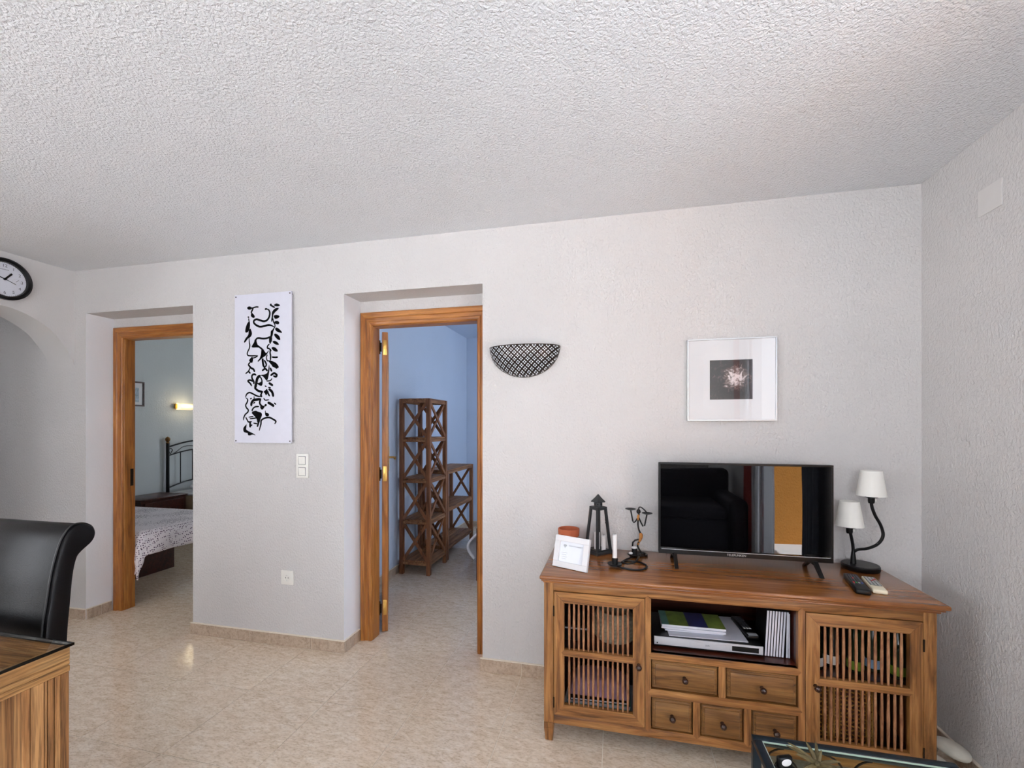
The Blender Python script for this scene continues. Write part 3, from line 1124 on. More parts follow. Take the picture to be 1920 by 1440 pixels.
M['cover_green'] = plain('green_magazine_cover', (112, 134, 60), 0.35, vary=0.3, scale=30)
M['cover_blue'] = plain('blue_magazine_cover', (40, 44, 92), 0.35, vary=0.3, scale=40)
M['cover_teal'] = plain('teal_magazine_cover', (92, 138, 126), 0.35, vary=0.2)
pp = tag(obj('brochure', MB().box(-.155, .16, -.125, .12, 0, .003, .0006), M['paper'], loc=(.378, -.275, PZ), rot=(0, 0, R(2))),
         'large pale lilac brochure lying on the disc player', 'brochure')
z = PZ + .0032
specs = [(.24, .15, .006, 2, 'white-edged magazine at the bottom of the stack on the brochure'),
         (.262, .155, .009, -1, 'crumpled-edged magazine in the middle of the stack on the brochure'),
         (.262, .150, .010, 1, 'magazine with green and blue cover on top of the stack')]
for i, (w, d, h, a, lb) in enumerate(specs):
    m = MB()
    m.box(-w / 2, w / 2, -d / 2, d / 2, 0, h, .0012)
    o = tag(obj('magazine', m, M['paper'], loc=(.333, -.285, z), rot=(0, 0, R(a))), lb, 'magazine', 'magazines stacked in the niche')
    if i == 2:
        obj('cover', MB().box(-w / 2 + .03, -.02, -d / 2, d / 2, h, h + .0006), M['cover_green'], o)
        obj('cover', MB().box(.06, w / 2, -d / 2, d / 2, h, h + .0006), M['cover_green'], o)
        obj('cover_picture', MB().box(-.02, .06, -d / 2, d / 2, h, h + .0007), M['cover_blue'], o)
        obj('cover_spine', MB().box(-w / 2, -w / 2 + .03, -d / 2, d / 2, h, h + .0006), M['cover_teal'], o)
    z += h + .0008


def remote(name, label, base, rot, L, W, T, body, keymat, rows, cols, color_keys=None, panel=None):
    t = thing(name, label, 'remote control', base, rot)
    m = MB()
    m.box(-W / 2, W / 2, -L / 2, L / 2, 0, T, min(T * .35, .006), 3)
    bd = obj('body', m, body, t)
    if panel:
        obj('face_plate', MB().box(-W / 2 + .005, W / 2 - .005, panel[0], panel[1], T - .0004, T + .0008, .0004), panel[2], t)
    for r in range(rows):
        for c in range(cols):
            x = (c - (cols - 1) / 2) * (W * .72 / cols)
            y = L * .42 - (r + .5) * (L * .62 / rows)
            km = keymat
            if color_keys and (r, c) in color_keys:
                km = color_keys[(r, c)]
            k = MB().box(x - W * .24 / cols, x + W * .24 / cols, y - L * .2 / rows, y + L * .2 / rows, T - .0005, T + .0018, .0006)
            obj('key', k, km, t)
    return t


M['key'] = plain('grey_key', (70, 70, 76), 0.5)
M['keylight'] = plain('light_key', (190, 190, 190), 0.5)
M['keyred'] = plain('red_key', (190, 40, 40), 0.5)
M['keygreen'] = plain('green_key', (60, 170, 70), 0.5)
M['keyblue'] = plain('blue_key', (60, 90, 190), 0.5)
M['cream'] = plain('cream_plastic', (232, 222, 196), 0.4, vary=0.02)
M['greyplate'] = plain('grey_face_plate', (86, 96, 92), 0.5)
remote('remote_control', 'black and silver-ended remote lying beside magazines on the disc player', (.560, -.265, PZ + .0001), R(6), .20, .048, .018, M['black'], M['key'], 6, 3,
       {(5, 0): M['keylight'], (5, 1): M['keylight'], (5, 2): M['keylight']}, (-.098, -.075, M['silver']))
# row of disc cases
cw = .0105
case_me = MB().box(-.0048, .0048, -.065, .065, 0, .19, .001).mesh('disc_case', 0)
spine_me = MB().box(-.0036, .0036, -.0662, -.0645, .002, .188, .0006).mesh('spine', 0)
for k in range(9):
    x = .603 + k * cw if k < 7 else (.682 if k == 7 else .690)
    tilt = R(-3.0) if k < 7 else (R(-1.0) if k == 7 else 0)
    x += 0.002
    o = obj('disc_case', case_me, M['black'], loc=(x, -.335, .4381 + (.0006 if k < 7 else .0003)), rot=(0, -tilt, 0))
    wd = ['first', 'second', 'third', 'fourth', 'fifth', 'sixth', 'seventh', 'eighth', 'ninth'][k]
    lab = 'white-spined slim disc case, %s from the left in the row beside the disc player' % wd
    obj('spine', spine_me, M['paper'], o)
    if k == 8:
        o.scale = (.7, 1, .97)
        lab = 'white-spined disc case standing nearest the right side of the niche'
    tag(o, lab, 'disc case', 'slim disc cases in the niche')

# behind the left spindle door
M['weave'] = plain('pale_woven_fibre', (176, 168, 146), 0.6, vary=0.25, scale=90, bump=0.002, bscale=140)
M['pinkcloth'] = plain('pink_lilac_cloth', (158, 126, 146), 0.8, vary=0.15)
t = thing('woven_basket', 'pale woven basket on the upper shelf behind the left spindle door', 'basket', (0.0, -.27, .3972))
m = MB()
m.lathe([(.001, 0), (.085, 0), (.095, .05), (.088, .10), (.07, .125), (.066, .124), (.08, .10), (.086, .05), (.078, .006), (.001, .005)], seg=28, cap=False)
obj('body', m, M['weave'], t)
for k in range(6):
    r = .088 + .006 * math.sin(k * .6)
    obj('coil', MB().tube([(r * math.cos(a * math.pi / 14), r * math.sin(a * math.pi / 14), .012 + k * .018) for a in range(28)], .0055, 6, closed=True), M['weave'], t)
t = thing('tin_box', 'dark tin box with pale trim left of the woven basket behind the door', 'box', (-.185, -.28, .3972))
obj('body', MB().box(-.06, .06, -.08, .08, 0, .06, .004), M['black'], t)
obj('lid', MB().box(-.062, .062, -.082, .082, .06, .078, .004), M['black'], t)
obj('trim', MB().box(-.0625, .0625, -.0825, .0825, .055, .0615, .001), M['silver'], t)
z = .1122
for i, (w, d, h, mt, lb) in enumerate(((.30, .22, .022, 'paper', 'white book at the bottom of the pile behind the left spindle door'),
                                      (.28, .20, .018, 'cover_teal', 'pale green book second from the bottom behind the left spindle door'),
                                      (.26, .20, .012, 'black', 'thin dark book under the folded pink cloth'))):
    o = thing('book', lb, 'book', (-.07, -.30, z), R(3 * i - 3), 'books behind the left spindle door')
    obj('page_block', MB().box(-w / 2 + .003, w / 2 - .003, -d / 2 + .003, d / 2, .002, h - .002), M['paper'], o)
    c = MB().box(-w / 2, w / 2, -d / 2, d / 2, 0, .002)
    c.box(-w / 2, w / 2, -d / 2, d / 2, h - .002, h)
    c.box(-w / 2, w / 2, d / 2, d / 2 + .002, 0, h)
    obj('cover', c, M[mt], o)
    z += h + .0003


def folded(u, v):
    x, y = (u - .5) * .27, (v - .5) * .19
    return (x, y, .013 + .055 * (1 - abs(2 * u - 1) ** 6) * (1 - abs(2 * v - 1) ** 6) + .002 * math.sin(9 * u + 4 * v))


m = MB().grid(folded, 24, 18)
m.box(-.13, .13, -.09, .09, 0.0006, .013, .005)
tag(obj('folded_cloth', m, M['pinkcloth'], loc=(-.07, -.30, z + .001), smooth=80), 'folded pink cloth on the books behind the left spindle door', 'cloth')

# behind the right spindle door
M['bottle_green'] = plain('green_bottle_glass', (16, 34, 8), 0.1, vary=0.05)
M['bottle_dark'] = plain('dark_bottle_glass', (10, 16, 12), 0.08, vary=0.0)
M['lime'] = plain('lime_label', (120, 146, 44), 0.5)
M['skylabel'] = plain('pale_blue_label', (150, 180, 210), 0.5)
for k, (x, y, mt, lt, lb) in enumerate((
        (.80, -.36, 'bottle_dark', 'white', 'dark bottle nearest the knob behind the right spindle door'),
        (.87, -.33, 'bottle_dark', 'white', 'dark bottle second from the knob behind the right spindle door'),
        (.945, -.36, 'bottle_green', 'lime', 'green bottle with lime label in the middle behind the right door'),
        (1.02, -.33, 'bottle_green', 'skylabel', 'green bottle with pale blue label behind the right spindle door'),
        (1.085, -.37, 'bottle_green', 'lime', 'green bottle nearest the hinges behind the right spindle door'))):
    t = thing('bottle', lb, 'bottle', (x, y, .3972), 0, 'bottles behind the right spindle door')
    obj('glass', MB().lathe([(.001, 0), (.026, 0), (.029, .004), (.029, .12), (.024, .145), (.012, .175), (.011, .215), (.001, .216)], seg=16), M[mt], t)
    obj('label', MB().lathe([(.0293, .015), (.0293, .050)], seg=16, cap=False), M[lt], t)
    obj('cap', MB().lathe([(.001, .214), (.0125, .214), (.0125, .232), (.001, .233)], seg=12), M['black'], t)
M['cane'] = wood('honey_cane', (120, 74, 26), (184, 128, 56), (214, 164, 92), 'z', 0.45)
t = thing('cane_basket', 'tall honey-coloured cane basket behind the lower right spindles', 'basket', (.895, -.30, .1122))
obj('liner', MB().box(-.10, .10, -.085, .085, 0, .235, .004), plain('brown_basket_liner', (74, 38, 18), 0.7), t)
for k in range(11):
    x = -.095 + k * .019
    obj('stake', MB().tube([(x, -.088, 0), (x, -.088, .24)], .004, 6), M['cane'], t)
for k in range(14):
    zz = .010 + k * .0168
    pts = [(-.10 + i * .0095, -.088 + (.0045 if (i + k) % 2 else -.0045), zz) for i in range(22)]
    obj('weft', MB().tube(pts, .003, 5), M['cane'], t)

# ------------------------------------------------------------------ things standing on the sideboard
# television
tv = thing('television', 'flat-screen television on two splayed feet on the sideboard', 'television', (.567, -.19, TOP))
TZ0, TZ1 = .785 - TOP, 1.2135 - TOP
m = MB()
m.box(-.364, .364, -.020, .012, TZ0, TZ1, .004, 2)
m.box(-.25, .25, .010, .050, TZ0 + .03, TZ0 + .28, .012, 2)
obj('housing', m, M['black'], tv)
bz = MB()
fy = -.0225
bz.box(-.364, .364, fy, -.018, TZ1 - .009, TZ1, .001)
bz.box(-.364, .364, fy, -.018, TZ0, TZ0 + .022, .001)
bz.box(-.364, -.355, fy, -.018, TZ0 + .022, TZ1 - .009, .001)
bz.box(.355, .364, fy, -.018, TZ0 + .022, TZ1 - .009, .001)
bezel = obj('bezel', bz, M['black'], tv)
obj('trim_strip', MB().box(-.352, .352, fy - .0006, fy, TZ0 + .0205, TZ0 + .0225), M['silver'], bezel)
obj('lettering', text_mesh('TELEFUNKEN', .0135), M['keylight'], bezel, loc=(-.026, fy - .0004, TZ0 + .010), rot=(R(90), 0, 0))


def scr(u, v):
    x, z_ = -.355 + .71 * u, TZ0 + .022 + (TZ1 - .009 - TZ0 - .022) * v
    return (x, -.0208 + .0004 * math.sin(math.pi * u) * math.sin(math.pi * v), z_)


obj('screen', MB().grid(scr, 30, 16), M['screen'], tv, 80)
for s in (-1, 1):
    m = MB()
    x = s * .292
    for e in (-1, 1):
        tip = (x + .004 * s, e * .092, 0)
        m.prism([(-.012 * e + e * .012, TZ0 + .005), (e * .030, TZ0 + .005), (e * .096, 0), (e * .084, 0)], 'x', x - .008, x + .008)
    m.box(x - .010, x + .010, -.022, .022, TZ0 - .012, TZ0 + .01, .002)
    obj('foot', m, M['black'], tv)

# double lamp
lp = thing('table_lamp', 'black two-armed table lamp with two white drum shades right of the television', 'lamp', (1.082, -.105, TOP))
obj('base', MB().lathe([(.001, 0), (.070, 0), (.0725, .004), (.0725, .020), (.069, .0245), (.001, .0255)], seg=40), M['black'], lp)
obj('stem', MB().lathe([(.001, .022), (.012, .022), (.0105, .05), (.0075, .075), (.006, .085), (.001, .086)], c=(-.028, 0, 0), seg=16), M['black'], lp)
armA = spline([(-.028, 0, .078), (-.030, 0, .11), (-.036, 0, .145), (-.042, 0, .172)], 6)
obj('gooseneck', MB().tube(armA, .0065, 10), M['black'], lp)
armB = spline([(-.028, 0, .075), (-.010, 0, .088), (.030, 0, .096), (.068, 0, .118), (.088, 0, .155), (.080, 0, .200), (.058, 0, .245), (.045, 0, .285), (.043, 0, .315)], 6)
obj('gooseneck', MB().tube(armB, .0065, 10), M['black'], lp)


def shade(cx, cz, h, r0, r1):
    sk = MB().lathe([(.001, -.030), (.011, -.030), (.013, -.022), (.013, -.006), (.024, -.004), (.024, .002), (.012, .004), (.012, .030), (.001, .031)], c=(cx, 0, cz), seg=20)
    so = obj('lamp_holder', sk, M['black'], lp)
    obj('switch', MB().box(cx + .013, cx + .020, -.003, .003, cz - .022, cz - .010, .001), M['white'], so)
    obj('bulb', MB().ball((cx, 0, cz + .055), .018, .018, .026, 16, 10), M['wax'], so)
    sh = MB().lathe([(r0, .004), (r1, .004 + h), (r1 - .0018, .004 + h), (r0 - .0018, .004)], c=(cx, 0, cz), seg=40, cap=False)
    sh.lathe([(r0 - .0018, .004), (r0, .004)], c=(cx, 0, cz), seg=40, cap=False)
    s = obj('lamp_shade', sh, M['shade'], lp)
    sp_ = MB()
    for k in range(3):
        a = k * 2.094
        sp_.tube([(cx + .012 * math.cos(a), .012 * math.sin(a), cz + .006), (cx + (r0 - .002) * math.cos(a), (r0 - .002) * math.sin(a), cz + .008)], .0012, 5)
    obj('spider', sp_, M['black'], s)


shade(-.043, .190, .112, .0545, .0375)
shade(.043, .330, .112, .0565, .0405)
obj('power_cord', MB().tube(spline([(.07, .01, .006), (.085, .03, .004), (.088, .06, .003), (.09, .075, .003)], 5), .003, 8), M['black'], lp)

# remotes on the top
remote('remote_control', 'black remote control with coloured keys on the right of the sideboard', (.953, -.352, TOP + .0002), R(-13), .215, .050, .020, M['black'], M['key'], 9, 4,
       {(3, 1): M['keyred'], (7, 0): M['keyred'], (7, 1): M['keygreen'], (7, 2): M['keylight'], (7, 3): M['keyblue']})
remote('remote_control', 'cream remote control with grey face lying against the black one', (1.015, -.350, TOP + .0002), R(-13), .175, .048, .017, M['cream'], M['keylight'], 6, 3,
       {(2, 1): M['keyred'], (1, 2): M['keyred'], (4, 1): M['keylight']}, (-.035, .080, M['greyplate']))

# terracotta pot
t = thing('flower_pot', 'small empty terracotta flower pot behind the white card frame', 'flower pot', (-.232, -.10, TOP))
obj('body', MB().lathe([(.001, .0), (.037, 0), (.046, .080), (.0535, .080), (.0555, .112), (.0545, .116), (.0495, .116), (.047, .082), (.041, .02), (.001, .012)], seg=36), M['terracotta'], t)

# white card frame, leaning back on its strut
fb = (-.198, -.400, TOP + .0008)
fr = thing('card_frame', 'white picture frame with a wifi card at the left of the sideboard', 'picture frame', fb, R(-23.5))
tiltM = Matrix.Rotation(R(-14), 4, 'X')
FW, FH = .174, .142
m = MB()
w = .026
m.box(-FW / 2, FW / 2, -.009, .009, 0, w, .0015, M=tiltM)
m.box(-FW / 2, FW / 2, -.009, .009, FH - w, FH, .0015, M=tiltM)
m.box(-FW / 2, -FW / 2 + w, -.009, .009, w, FH - w, .0015, M=tiltM)
m.box(FW / 2 - w, FW / 2, -.009, .009, w, FH - w, .0015, M=tiltM)
obj('frame', m, M['paintwhite'], fr)
card = obj('card', MB().box(-FW / 2 + .02, FW / 2 - .02, .000, .003, .02, FH - .02, M=tiltM), M['paper'], fr)
q = tiltM @ Vector((.018, -.0006, FH - w - .016))
obj('lettering', text_mesh('SCAN TO CONNECT', .0074), M['ink'], card, loc=q, rot=(R(90 - 14), 0, 0))
wi = MB()
for k, r in enumerate((.004, .008, .012)):
    pts = [(-.036 + r * math.sin(a), -.0006, FH - w - .026 + r * math.cos(a)) for a in [R(-48 + 12 * i) for i in range(9)]]
    wi.tube(pts, .0011, 4, M=tiltM)
wi.ball((-.036, -.0006, FH - w - .027), .0016, .0006, .0016, 8, 6, M=tiltM)
obj('wifi_symbol', wi, M['ink'], card)
ln = MB()
for k in range(4):
    ln.box(-.047, -.022 - .003 * (k % 2), -.0007, 0, .066 - k * .009, .0672 - k * .009, M=tiltM)
obj('small_print', ln, M['greyprint'], card)
obj('glass', MB().box(-FW / 2 + .022, FW / 2 - .022, -.0045, -.0035, .022, FH - .022, M=tiltM), M['glass'], fr)
m = MB()
m.tube([(0, .012 + .03, .105), (0, .100, .003)], .006, 6)
obj('strut', m, M['paintwhite'], fr)

# lantern
lt = thing('lantern', 'tall dark grey metal lantern with glass sides and a peaked chimney', 'lantern', (-.082, -.100, TOP), R(43))
hb, ht, hz0, hz1 = .053, .031, .014, .232


def lerp(z_):
    return hb - .004 + (ht - hb + .004) * (z_ - hz0) / (hz1 - hz0)


obj('base', MB().box(-hb, hb, -hb, hb, 0, .016, .002), M['lantern'], lt)
for sx, sy in ((-1, -1), (1, -1), (1, 1), (-1, 1)):
    m = MB()
    b = bmesh.new()
    vs = []
    for z_ in (hz0, hz1):
        c = lerp(z_)
        vs.append([b.verts.new((sx * c - ex * .0115 * sx, sy * c - ey * .0115 * sy, z_)) for ex, ey in ((0, 0), (1, 0), (1, 1), (0, 1))])
    b.faces.new(vs[0][::-1]); b.faces.new(vs[1])
    for i in range(4):
        b.faces.new([vs[0][i], vs[0][(i + 1) % 4], vs[1][(i + 1) % 4], vs[1][i]])
    m._add(b)
    obj('post', m, M['lantern'], lt)
m = MB()
c = lerp(.222)
m.box(-c, c, -c, c, .226, .236, .001)
m.lathe([(.012, .236), (.021, .236), (.021, .262), (.012, .262)], seg=20)
obj('top_plate', m, M['lantern'], lt)
vent = MB()
for k in range(8):
    a = k * math.pi / 4
    vent.tube([(.0195 * math.cos(a), .0195 * math.sin(a), .249), (.0214 * math.cos(a), .0214 * math.sin(a), .249)], .003, 8)
obj('vent_hole', vent, M['ink'], lt)
obj('chimney_roof', MB().lathe([(.001, .259), (.036, .258), (.0365, .262), (.018, .280), (.003, .297), (.001, .2985)], seg=4, M=Matrix.Rotation(R(45), 4, 'Z')), M['lantern'], lt, 20)
for k in range(4):
    b = bmesh.new()
    a0, a1 = lerp(.018) - .004, lerp(.226) - .004
    v = [b.verts.new(p) for p in ((-a0, -a0, .018), (a0, -a0, .018), (a1, -a1, .226), (-a1, -a1, .226))]
    b.faces.new(v)
    g = MB()
    g._add(b, Matrix.Rotation(k * math.pi / 2, 4, 'Z'))
    obj('pane', g, M['glass'], lt)
for k in range(2):
    for za in (.222, .016):
        g = MB()
        cc = lerp(za) - .0005
        g.box(-cc, cc, -cc, -cc + .003, za - .001, za + .008, M=Matrix.Rotation(-k * math.pi / 2, 4, 'Z'))
        obj('crossbar', g, M['lantern'], lt)
g = MB()
for zz in (.165, .150):
    g.tube([(lerp(zz), lerp(zz) * .2 - .02, zz), (lerp(zz) + .006, lerp(zz) * .2 - .02, zz)], .0035, 8)
obj('latch', g, M['lantern'], lt)
for (dx, dy, r, h, lb) in ((-.006, .012, .015, .085, 'thicker white candle inside the grey lantern'), (.028, -.012, .011, .075, 'thinner white candle inside the grey lantern')):
    t = thing('candle', lb, 'candle', (-.082 + dx, -.100 + dy, TOP + .0161), 0, 'candles inside the lantern')
    obj('wax', MB().lathe([(.001, 0), (r, 0), (r, h - .003), (r - .003, h), (.001, h - .004)], seg=18), M['wax'], t)
    obj('wick', MB().tube([(0, 0, h - .006), (.001, 0, h + .008)], .0009, 5), M['ink'], t)

# wrought-iron spiral candle holder with two cups
hd = thing('candle_holder', 'black iron spiral candle holder with two cups in front of the figure', 'candle holder', (.055, -.25, TOP))
F0, F1 = Vector((-.054, -.075)), Vector((.040, .105))
pts = [(F0.x, F0.y, .013), (F0.x + .03, F0.y - .022, .007), (.030, -.108, .0045), (.075, -.085, .0045), (.088, -.035, .0045), (.060, .012, .0045), (.010, .022, .0045),
       (-.018, -.01, .008), (.00, -.065, .016), (.035, -.055, .022), (.052, .0, .026), (.058, .055, .020), (F1.x + .004, F1.y - .012, .013)]
obj('spiral_rod', MB().tube(spline(pts, 8), .0042, 8), M['iron'], hd)
pts = [(F0.x + .008, F0.y + .01, .012), (-.028, -.02, .006), (.000, .045, .0048), (.03, .085, .006), (F1.x, F1.y, .012)]
obj('cross_rod', MB().tube(spline(pts, 8), .004, 8), M['iron'], hd)
for F, in ((F0,), (F1,)):
    m = MB()
    m.lathe([(.001, .010), (.030, .011), (.034, .017), (.033, .0185), (.014, .0145), (.001, .0145)], c=(F.x, F.y, 0), seg=28)
    m.lathe([(.001, .014), (.0125, .014), (.0135, .044), (.0115, .044), (.0108, .018), (.001, .018)], c=(F.x, F.y, 0), seg=20)
    obj('cup', m, M['iron'], hd)
t = thing('taper_candle', 'white taper candle standing in the front cup of the iron holder', 'candle', (.055 + F0.x, -.25 + F0.y, TOP + .0185), 0)
obj('wax', MB().lathe([(.001, 0), (.0105, 0), (.0105, .128), (.008, .131), (.001, .129)], seg=18), M['wax'], t)
obj('wick', MB().tube([(0, 0, .127), (.001, 0, .138)], .0009, 5), M['ink'], t)
t = thing('candle_stub', 'burnt-down white candle stub in the rear cup of the iron holder', 'candle', (.055 + F1.x, -.25 + F1.y, TOP + .0185), 0)
obj('wax', MB().lathe([(.001, 0), (.0105, 0), (.0105, .026), (.014, .028), (.012, .033), (.001, .031)], seg=18), M['wax'], t)
tag(obj('wax_drip', MB().ball((0, 0, .006), .010, .008, .006), M['wax'], loc=(.055 + F1.x - .018, -.25 + F1.y - .014, TOP + .0175)), 'blob of white wax on the rear candle dish', 'wax')

# dancing wire figure holding two dishes
fg = thing('dancer_figurine', 'black iron dancing figure bound with cord holding up two dishes', 'figurine', (.120, -.105, TOP))
M['cord'] = plain('ochre_cord', (176, 116, 54), 0.8, vary=0.25, scale=200, bump=0.0006, bscale=400)


def P(x, z_, y=0.0):
    return (x - .120, y, z_ - TOP)


obj('spine', MB().tube(spline([P(.119, .945), P(.116, .925), P(.114, .895), P(.118, .868), P(.127, .845), P(.128, .825), P(.121, .805)], 6), .0042, 8), M['iron'], fg)
obj('head', MB().ball(P(.117, .957), .0105, .0105, .012, 16, 10), M['iron'], fg)
obj('ponytail', MB().tube(spline([P(.117, .966), P(.120, .978), P(.130, .978), P(.145, .966), P(.156, .953)], 5), [.003] * 20 + [.001], 6), M['iron'], fg)
obj('arm', MB().tube([P(.116, .930), P(.103, .908), P(.094, .900), P(.089, .908), P(.079, .962)], .0036, 8), M['iron'], fg)
obj('arm', MB().tube([P(.117, .930), P(.127, .905), P(.138, .884), P(.146, .888), P(.155, .935), P(.157, .944)], .0036, 8), M['iron'], fg)
for dx, dz in ((.078, .962), (.158, .944)):
    m = MB().lathe([(.001, 0), (.012, .001), (.026, .006), (.0255, .008), (.012, .0035), (.001, .003)], c=P(dx, dz), seg=28)
    obj('dish', m, M['iron'], fg)
obj('leg', MB().tube([P(.118, .818), P(.100, .812), P(.089, .800), P(.088, .785), P(.088, .745, -.002)], .0042, 8), M['iron'], fg)
obj('leg', MB().tube(spline([P(.122, .810), P(.113, .792), P(.116, .775), P(.132, .750), P(.140, .744)], 5), .0042, 8), M['iron'], fg)
ring = [(-.004 + .042 * math.cos(a * math.pi / 16) * (1 - .12 * a / 40), .005 + .036 * math.sin(a * math.pi / 16) * (1 - .12 * a / 40), .0042) for a in range(-4, 38)]
obj('foot_coil', MB().tube(ring, .0042, 8), M['iron'], fg)
m = MB()
m.tube(spline([P(.125, .850), P(.129, .838), P(.127, .822), P(.120, .806)], 5), [.005, .006, .0075, .0085, .009, .009, .009, .009, .0085, .008, .0075, .007, .0065, .006, .0055, .005], 10)
m.tube([P(.117, .942), P(.115, .930), P(.115, .915)], [.0048, .0062, .005], 10)
m.tube([P(.117, .800), P(.114, .790)], .0052, 8)
obj('cord_wrap', m, M['cord'], fg, label='ochre cord binding')

# ------------------------------------------------------------------ on the walls
# wall sconce: pierced half bowl
def pierced(name):
    m = bpy.data.materials.new(name)
    m.use_nodes = True
    nt = m.node_tree
    b = nt.nodes['Principled BSDF']
    b.inputs['Base Color'].default_value = lin((70, 60, 54))
    b.inputs['Metallic'].default_value = 0.9
    b.inputs['Roughness'].default_value = 0.3
    uv = node(nt, 'ShaderNodeUVMap')
    mp = node(nt, 'ShaderNodeMapping')
    mp.inputs['Rotation'].default_value = (0, 0, R(45))
    nt.links.new(uv.outputs[0], mp.inputs[0])
    # flower of four petals in every cell of a diamond lattice
    mp.inputs['Scale'].default_value = (36.0, 36.0, 1.0)
    sx_ = node(nt, 'ShaderNodeSeparateXYZ')
    nt.links.new(mp.outputs[0], sx_.inputs[0])

    def lobe(out):
        prev = out
        for op, val in (('FRACT', None), ('SUBTRACT', .5), ('ABSOLUTE', None), ('SUBTRACT', .205), ('ABSOLUTE', None), ('LESS_THAN', .125)):
            n_ = node(nt, 'ShaderNodeMath', _operation=op)
            if val is not None:
                n_.inputs[1].default_value = val
            nt.links.new(prev, n_.inputs[0])
            prev = n_.outputs[0]
        return prev
    la, lb_ = lobe(sx_.outputs[0]), lobe(sx_.outputs[1])
    an = node(nt, 'ShaderNodeMath', _operation='MULTIPLY')
    nt.links.new(la, an.inputs[0])
    nt.links.new(lb_, an.inputs[1])
    for inp, hole, metal in (('Metallic', 0.0, 0.85), ('Roughness', 0.10, 0.35)):
        mr_ = node(nt, 'ShaderNodeMapRange')
        mr_.inputs['To Min'].default_value = metal
        mr_.inputs['To Max'].default_value = hole
        nt.links.new(an.outputs[0], mr_.inputs['Value'])
        nt.links.new(mr_.outputs[0], b.inputs[inp])
    mc = node(nt, 'ShaderNodeMix', _data_type='RGBA')
    mc.inputs[6].default_value = lin((44, 34, 30))
    mc.inputs[7].default_value = lin((226, 232, 238))
    nt.links.new(an.outputs[0], mc.inputs[0])
    nt.links.new(mc.outputs[2], b.inputs['Base Color'])
    return m


sc = thing('wall_sconce', 'half-bowl wall sconce of dark pierced metal beside the study doorway', 'wall lamp', (-.487, 0.0, 1.66))
SW, SH, SD = .197, .165, .105


def bowl(s, shrink=1.0):
    def f(u, v):
        ph = math.pi * u
        th = math.pi / 2 * v
        k = math.cos(th) ** 1.0
        return (-SW * shrink * math.cos(ph) * k, -SD * shrink * math.sin(ph) * k - .001, .160 - SH * shrink * math.sin(th))
    return f


mb = MB().grid(bowl(1), 40, 20)
me = mb.mesh('shade', 80)
uvl = me.uv_layers.new(name='uv')
for l in me.loops:
    c = me.vertices[l.vertex_index].co
    uvl.data[l.index].uv = (c.x * 1.1, c.z * 1.15)
obj('shade', me, pierced('pierced_dark_metal'), sc)
obj('liner', MB().grid(bowl(1, .955), 30, 14), plain('opal_glass_liner', (232, 236, 240), 0.12), sc, 80)
obj('rim', MB().tube([bowl(1)(i / 30, 0) for i in range(31)], .0022, 6), M['darkmetal'], sc)
obj('edge', MB().tube([(SW * math.cos(math.pi * i / 30) * 1.0, -.003, .160 - SH * (1 - math.cos(math.pi * i / 30) ** 2) ** .5) for i in range(31)], .0018, 6), M['darkmetal'], sc)
obj('back_plate', MB().box(-.05, .05, -.012, 0, .06, .14, .002), M['darkmetal'], sc)

# framed photograph
pf = thing('framed_photo', 'silver-framed square photograph with a wide white mount above the television', 'picture', (.564, 0.0, 1.616))
fh = .2055
m = MB()
fw = .0065
m.box(-fh, fh, -.026, -.002, fh - fw, fh, .001)
m.box(-fh, fh, -.026, -.002, -fh, -fh + fw, .001)
m.box(-fh, -fh + fw, -.026, -.002, -fh + fw, fh - fw, .001)
m.box(fh - fw, fh, -.026, -.002, -fh + fw, fh - fw, .001)
obj('frame', m, plain('brushed_silver_frame', (212, 214, 216), 0.3, metal=0.85, vary=0.02), pf)
i_ = .0985
mt = MB()
mt.box(-fh + .005, fh - .005, -.019, -.016, i_, fh - .005)
mt.box(-fh + .005, fh - .005, -.019, -.016, -fh + .005, -i_)
mt.box(-fh + .005, -i_, -.019, -.016, -i_, i_)
mt.box(i_, fh - .005, -.019, -.016, -i_, i_)
obj('mount', mt, M['paintwhite'], pf, 0)


def photo_mat():
    m, nt, b = base_mat('woodland_print')
    tc = node(nt, 'ShaderNodeTexCoord')
    n1 = node(nt, 'ShaderNodeTexNoise', Scale=38.0, Detail=6.0, Roughness=0.7, Distortion=1.5)
    nt.links.new(tc.outputs['Object'], n1.inputs['Vector'])
    mp = node(nt, 'ShaderNodeMapping')
    mp.inputs['Location'].default_value = (-.018, 0, -.010)
    nt.links.new(tc.outputs['Object'], mp.inputs[0])
    ln_ = node(nt, 'ShaderNodeVectorMath', _operation='LENGTH')
    nt.links.new(mp.outputs[0], ln_.inputs[0])
    mr = node(nt, 'ShaderNodeMapRange')
    for k, v in (('From Min', .02), ('From Max', .085), ('To Min', .22), ('To Max', -.14)):
        mr.inputs[k].default_value = v
    nt.links.new(ln_.outputs['Value'], mr.inputs['Value'])
    ad = node(nt, 'ShaderNodeMath', _operation='ADD')
    nt.links.new(n1.outputs['Fac'], ad.inputs[0])
    nt.links.new(mr.outputs[0], ad.inputs[1])
    rp = ramp(nt, [(.44, lin((38, 36, 36))), (.58, lin((110, 92, 88))), (.70, lin((228, 216, 216)))])
    nt.links.new(ad.outputs[0], rp.inputs[0])
    nt.links.new(rp.outputs[0], b.inputs['Base Color'])
    b.inputs['Roughness'].default_value = 0.5
    return m


obj('photograph', MB().box(-i_ - .003, i_ + .003, -.0155, -.013, -i_ - .003, i_ + .003), photo_mat(), pf, 0)
obj('glass', MB().box(-fh + .005, fh - .005, -.0225, -.0215, -fh + .005, fh - .005), M['glass'], pf, 0)

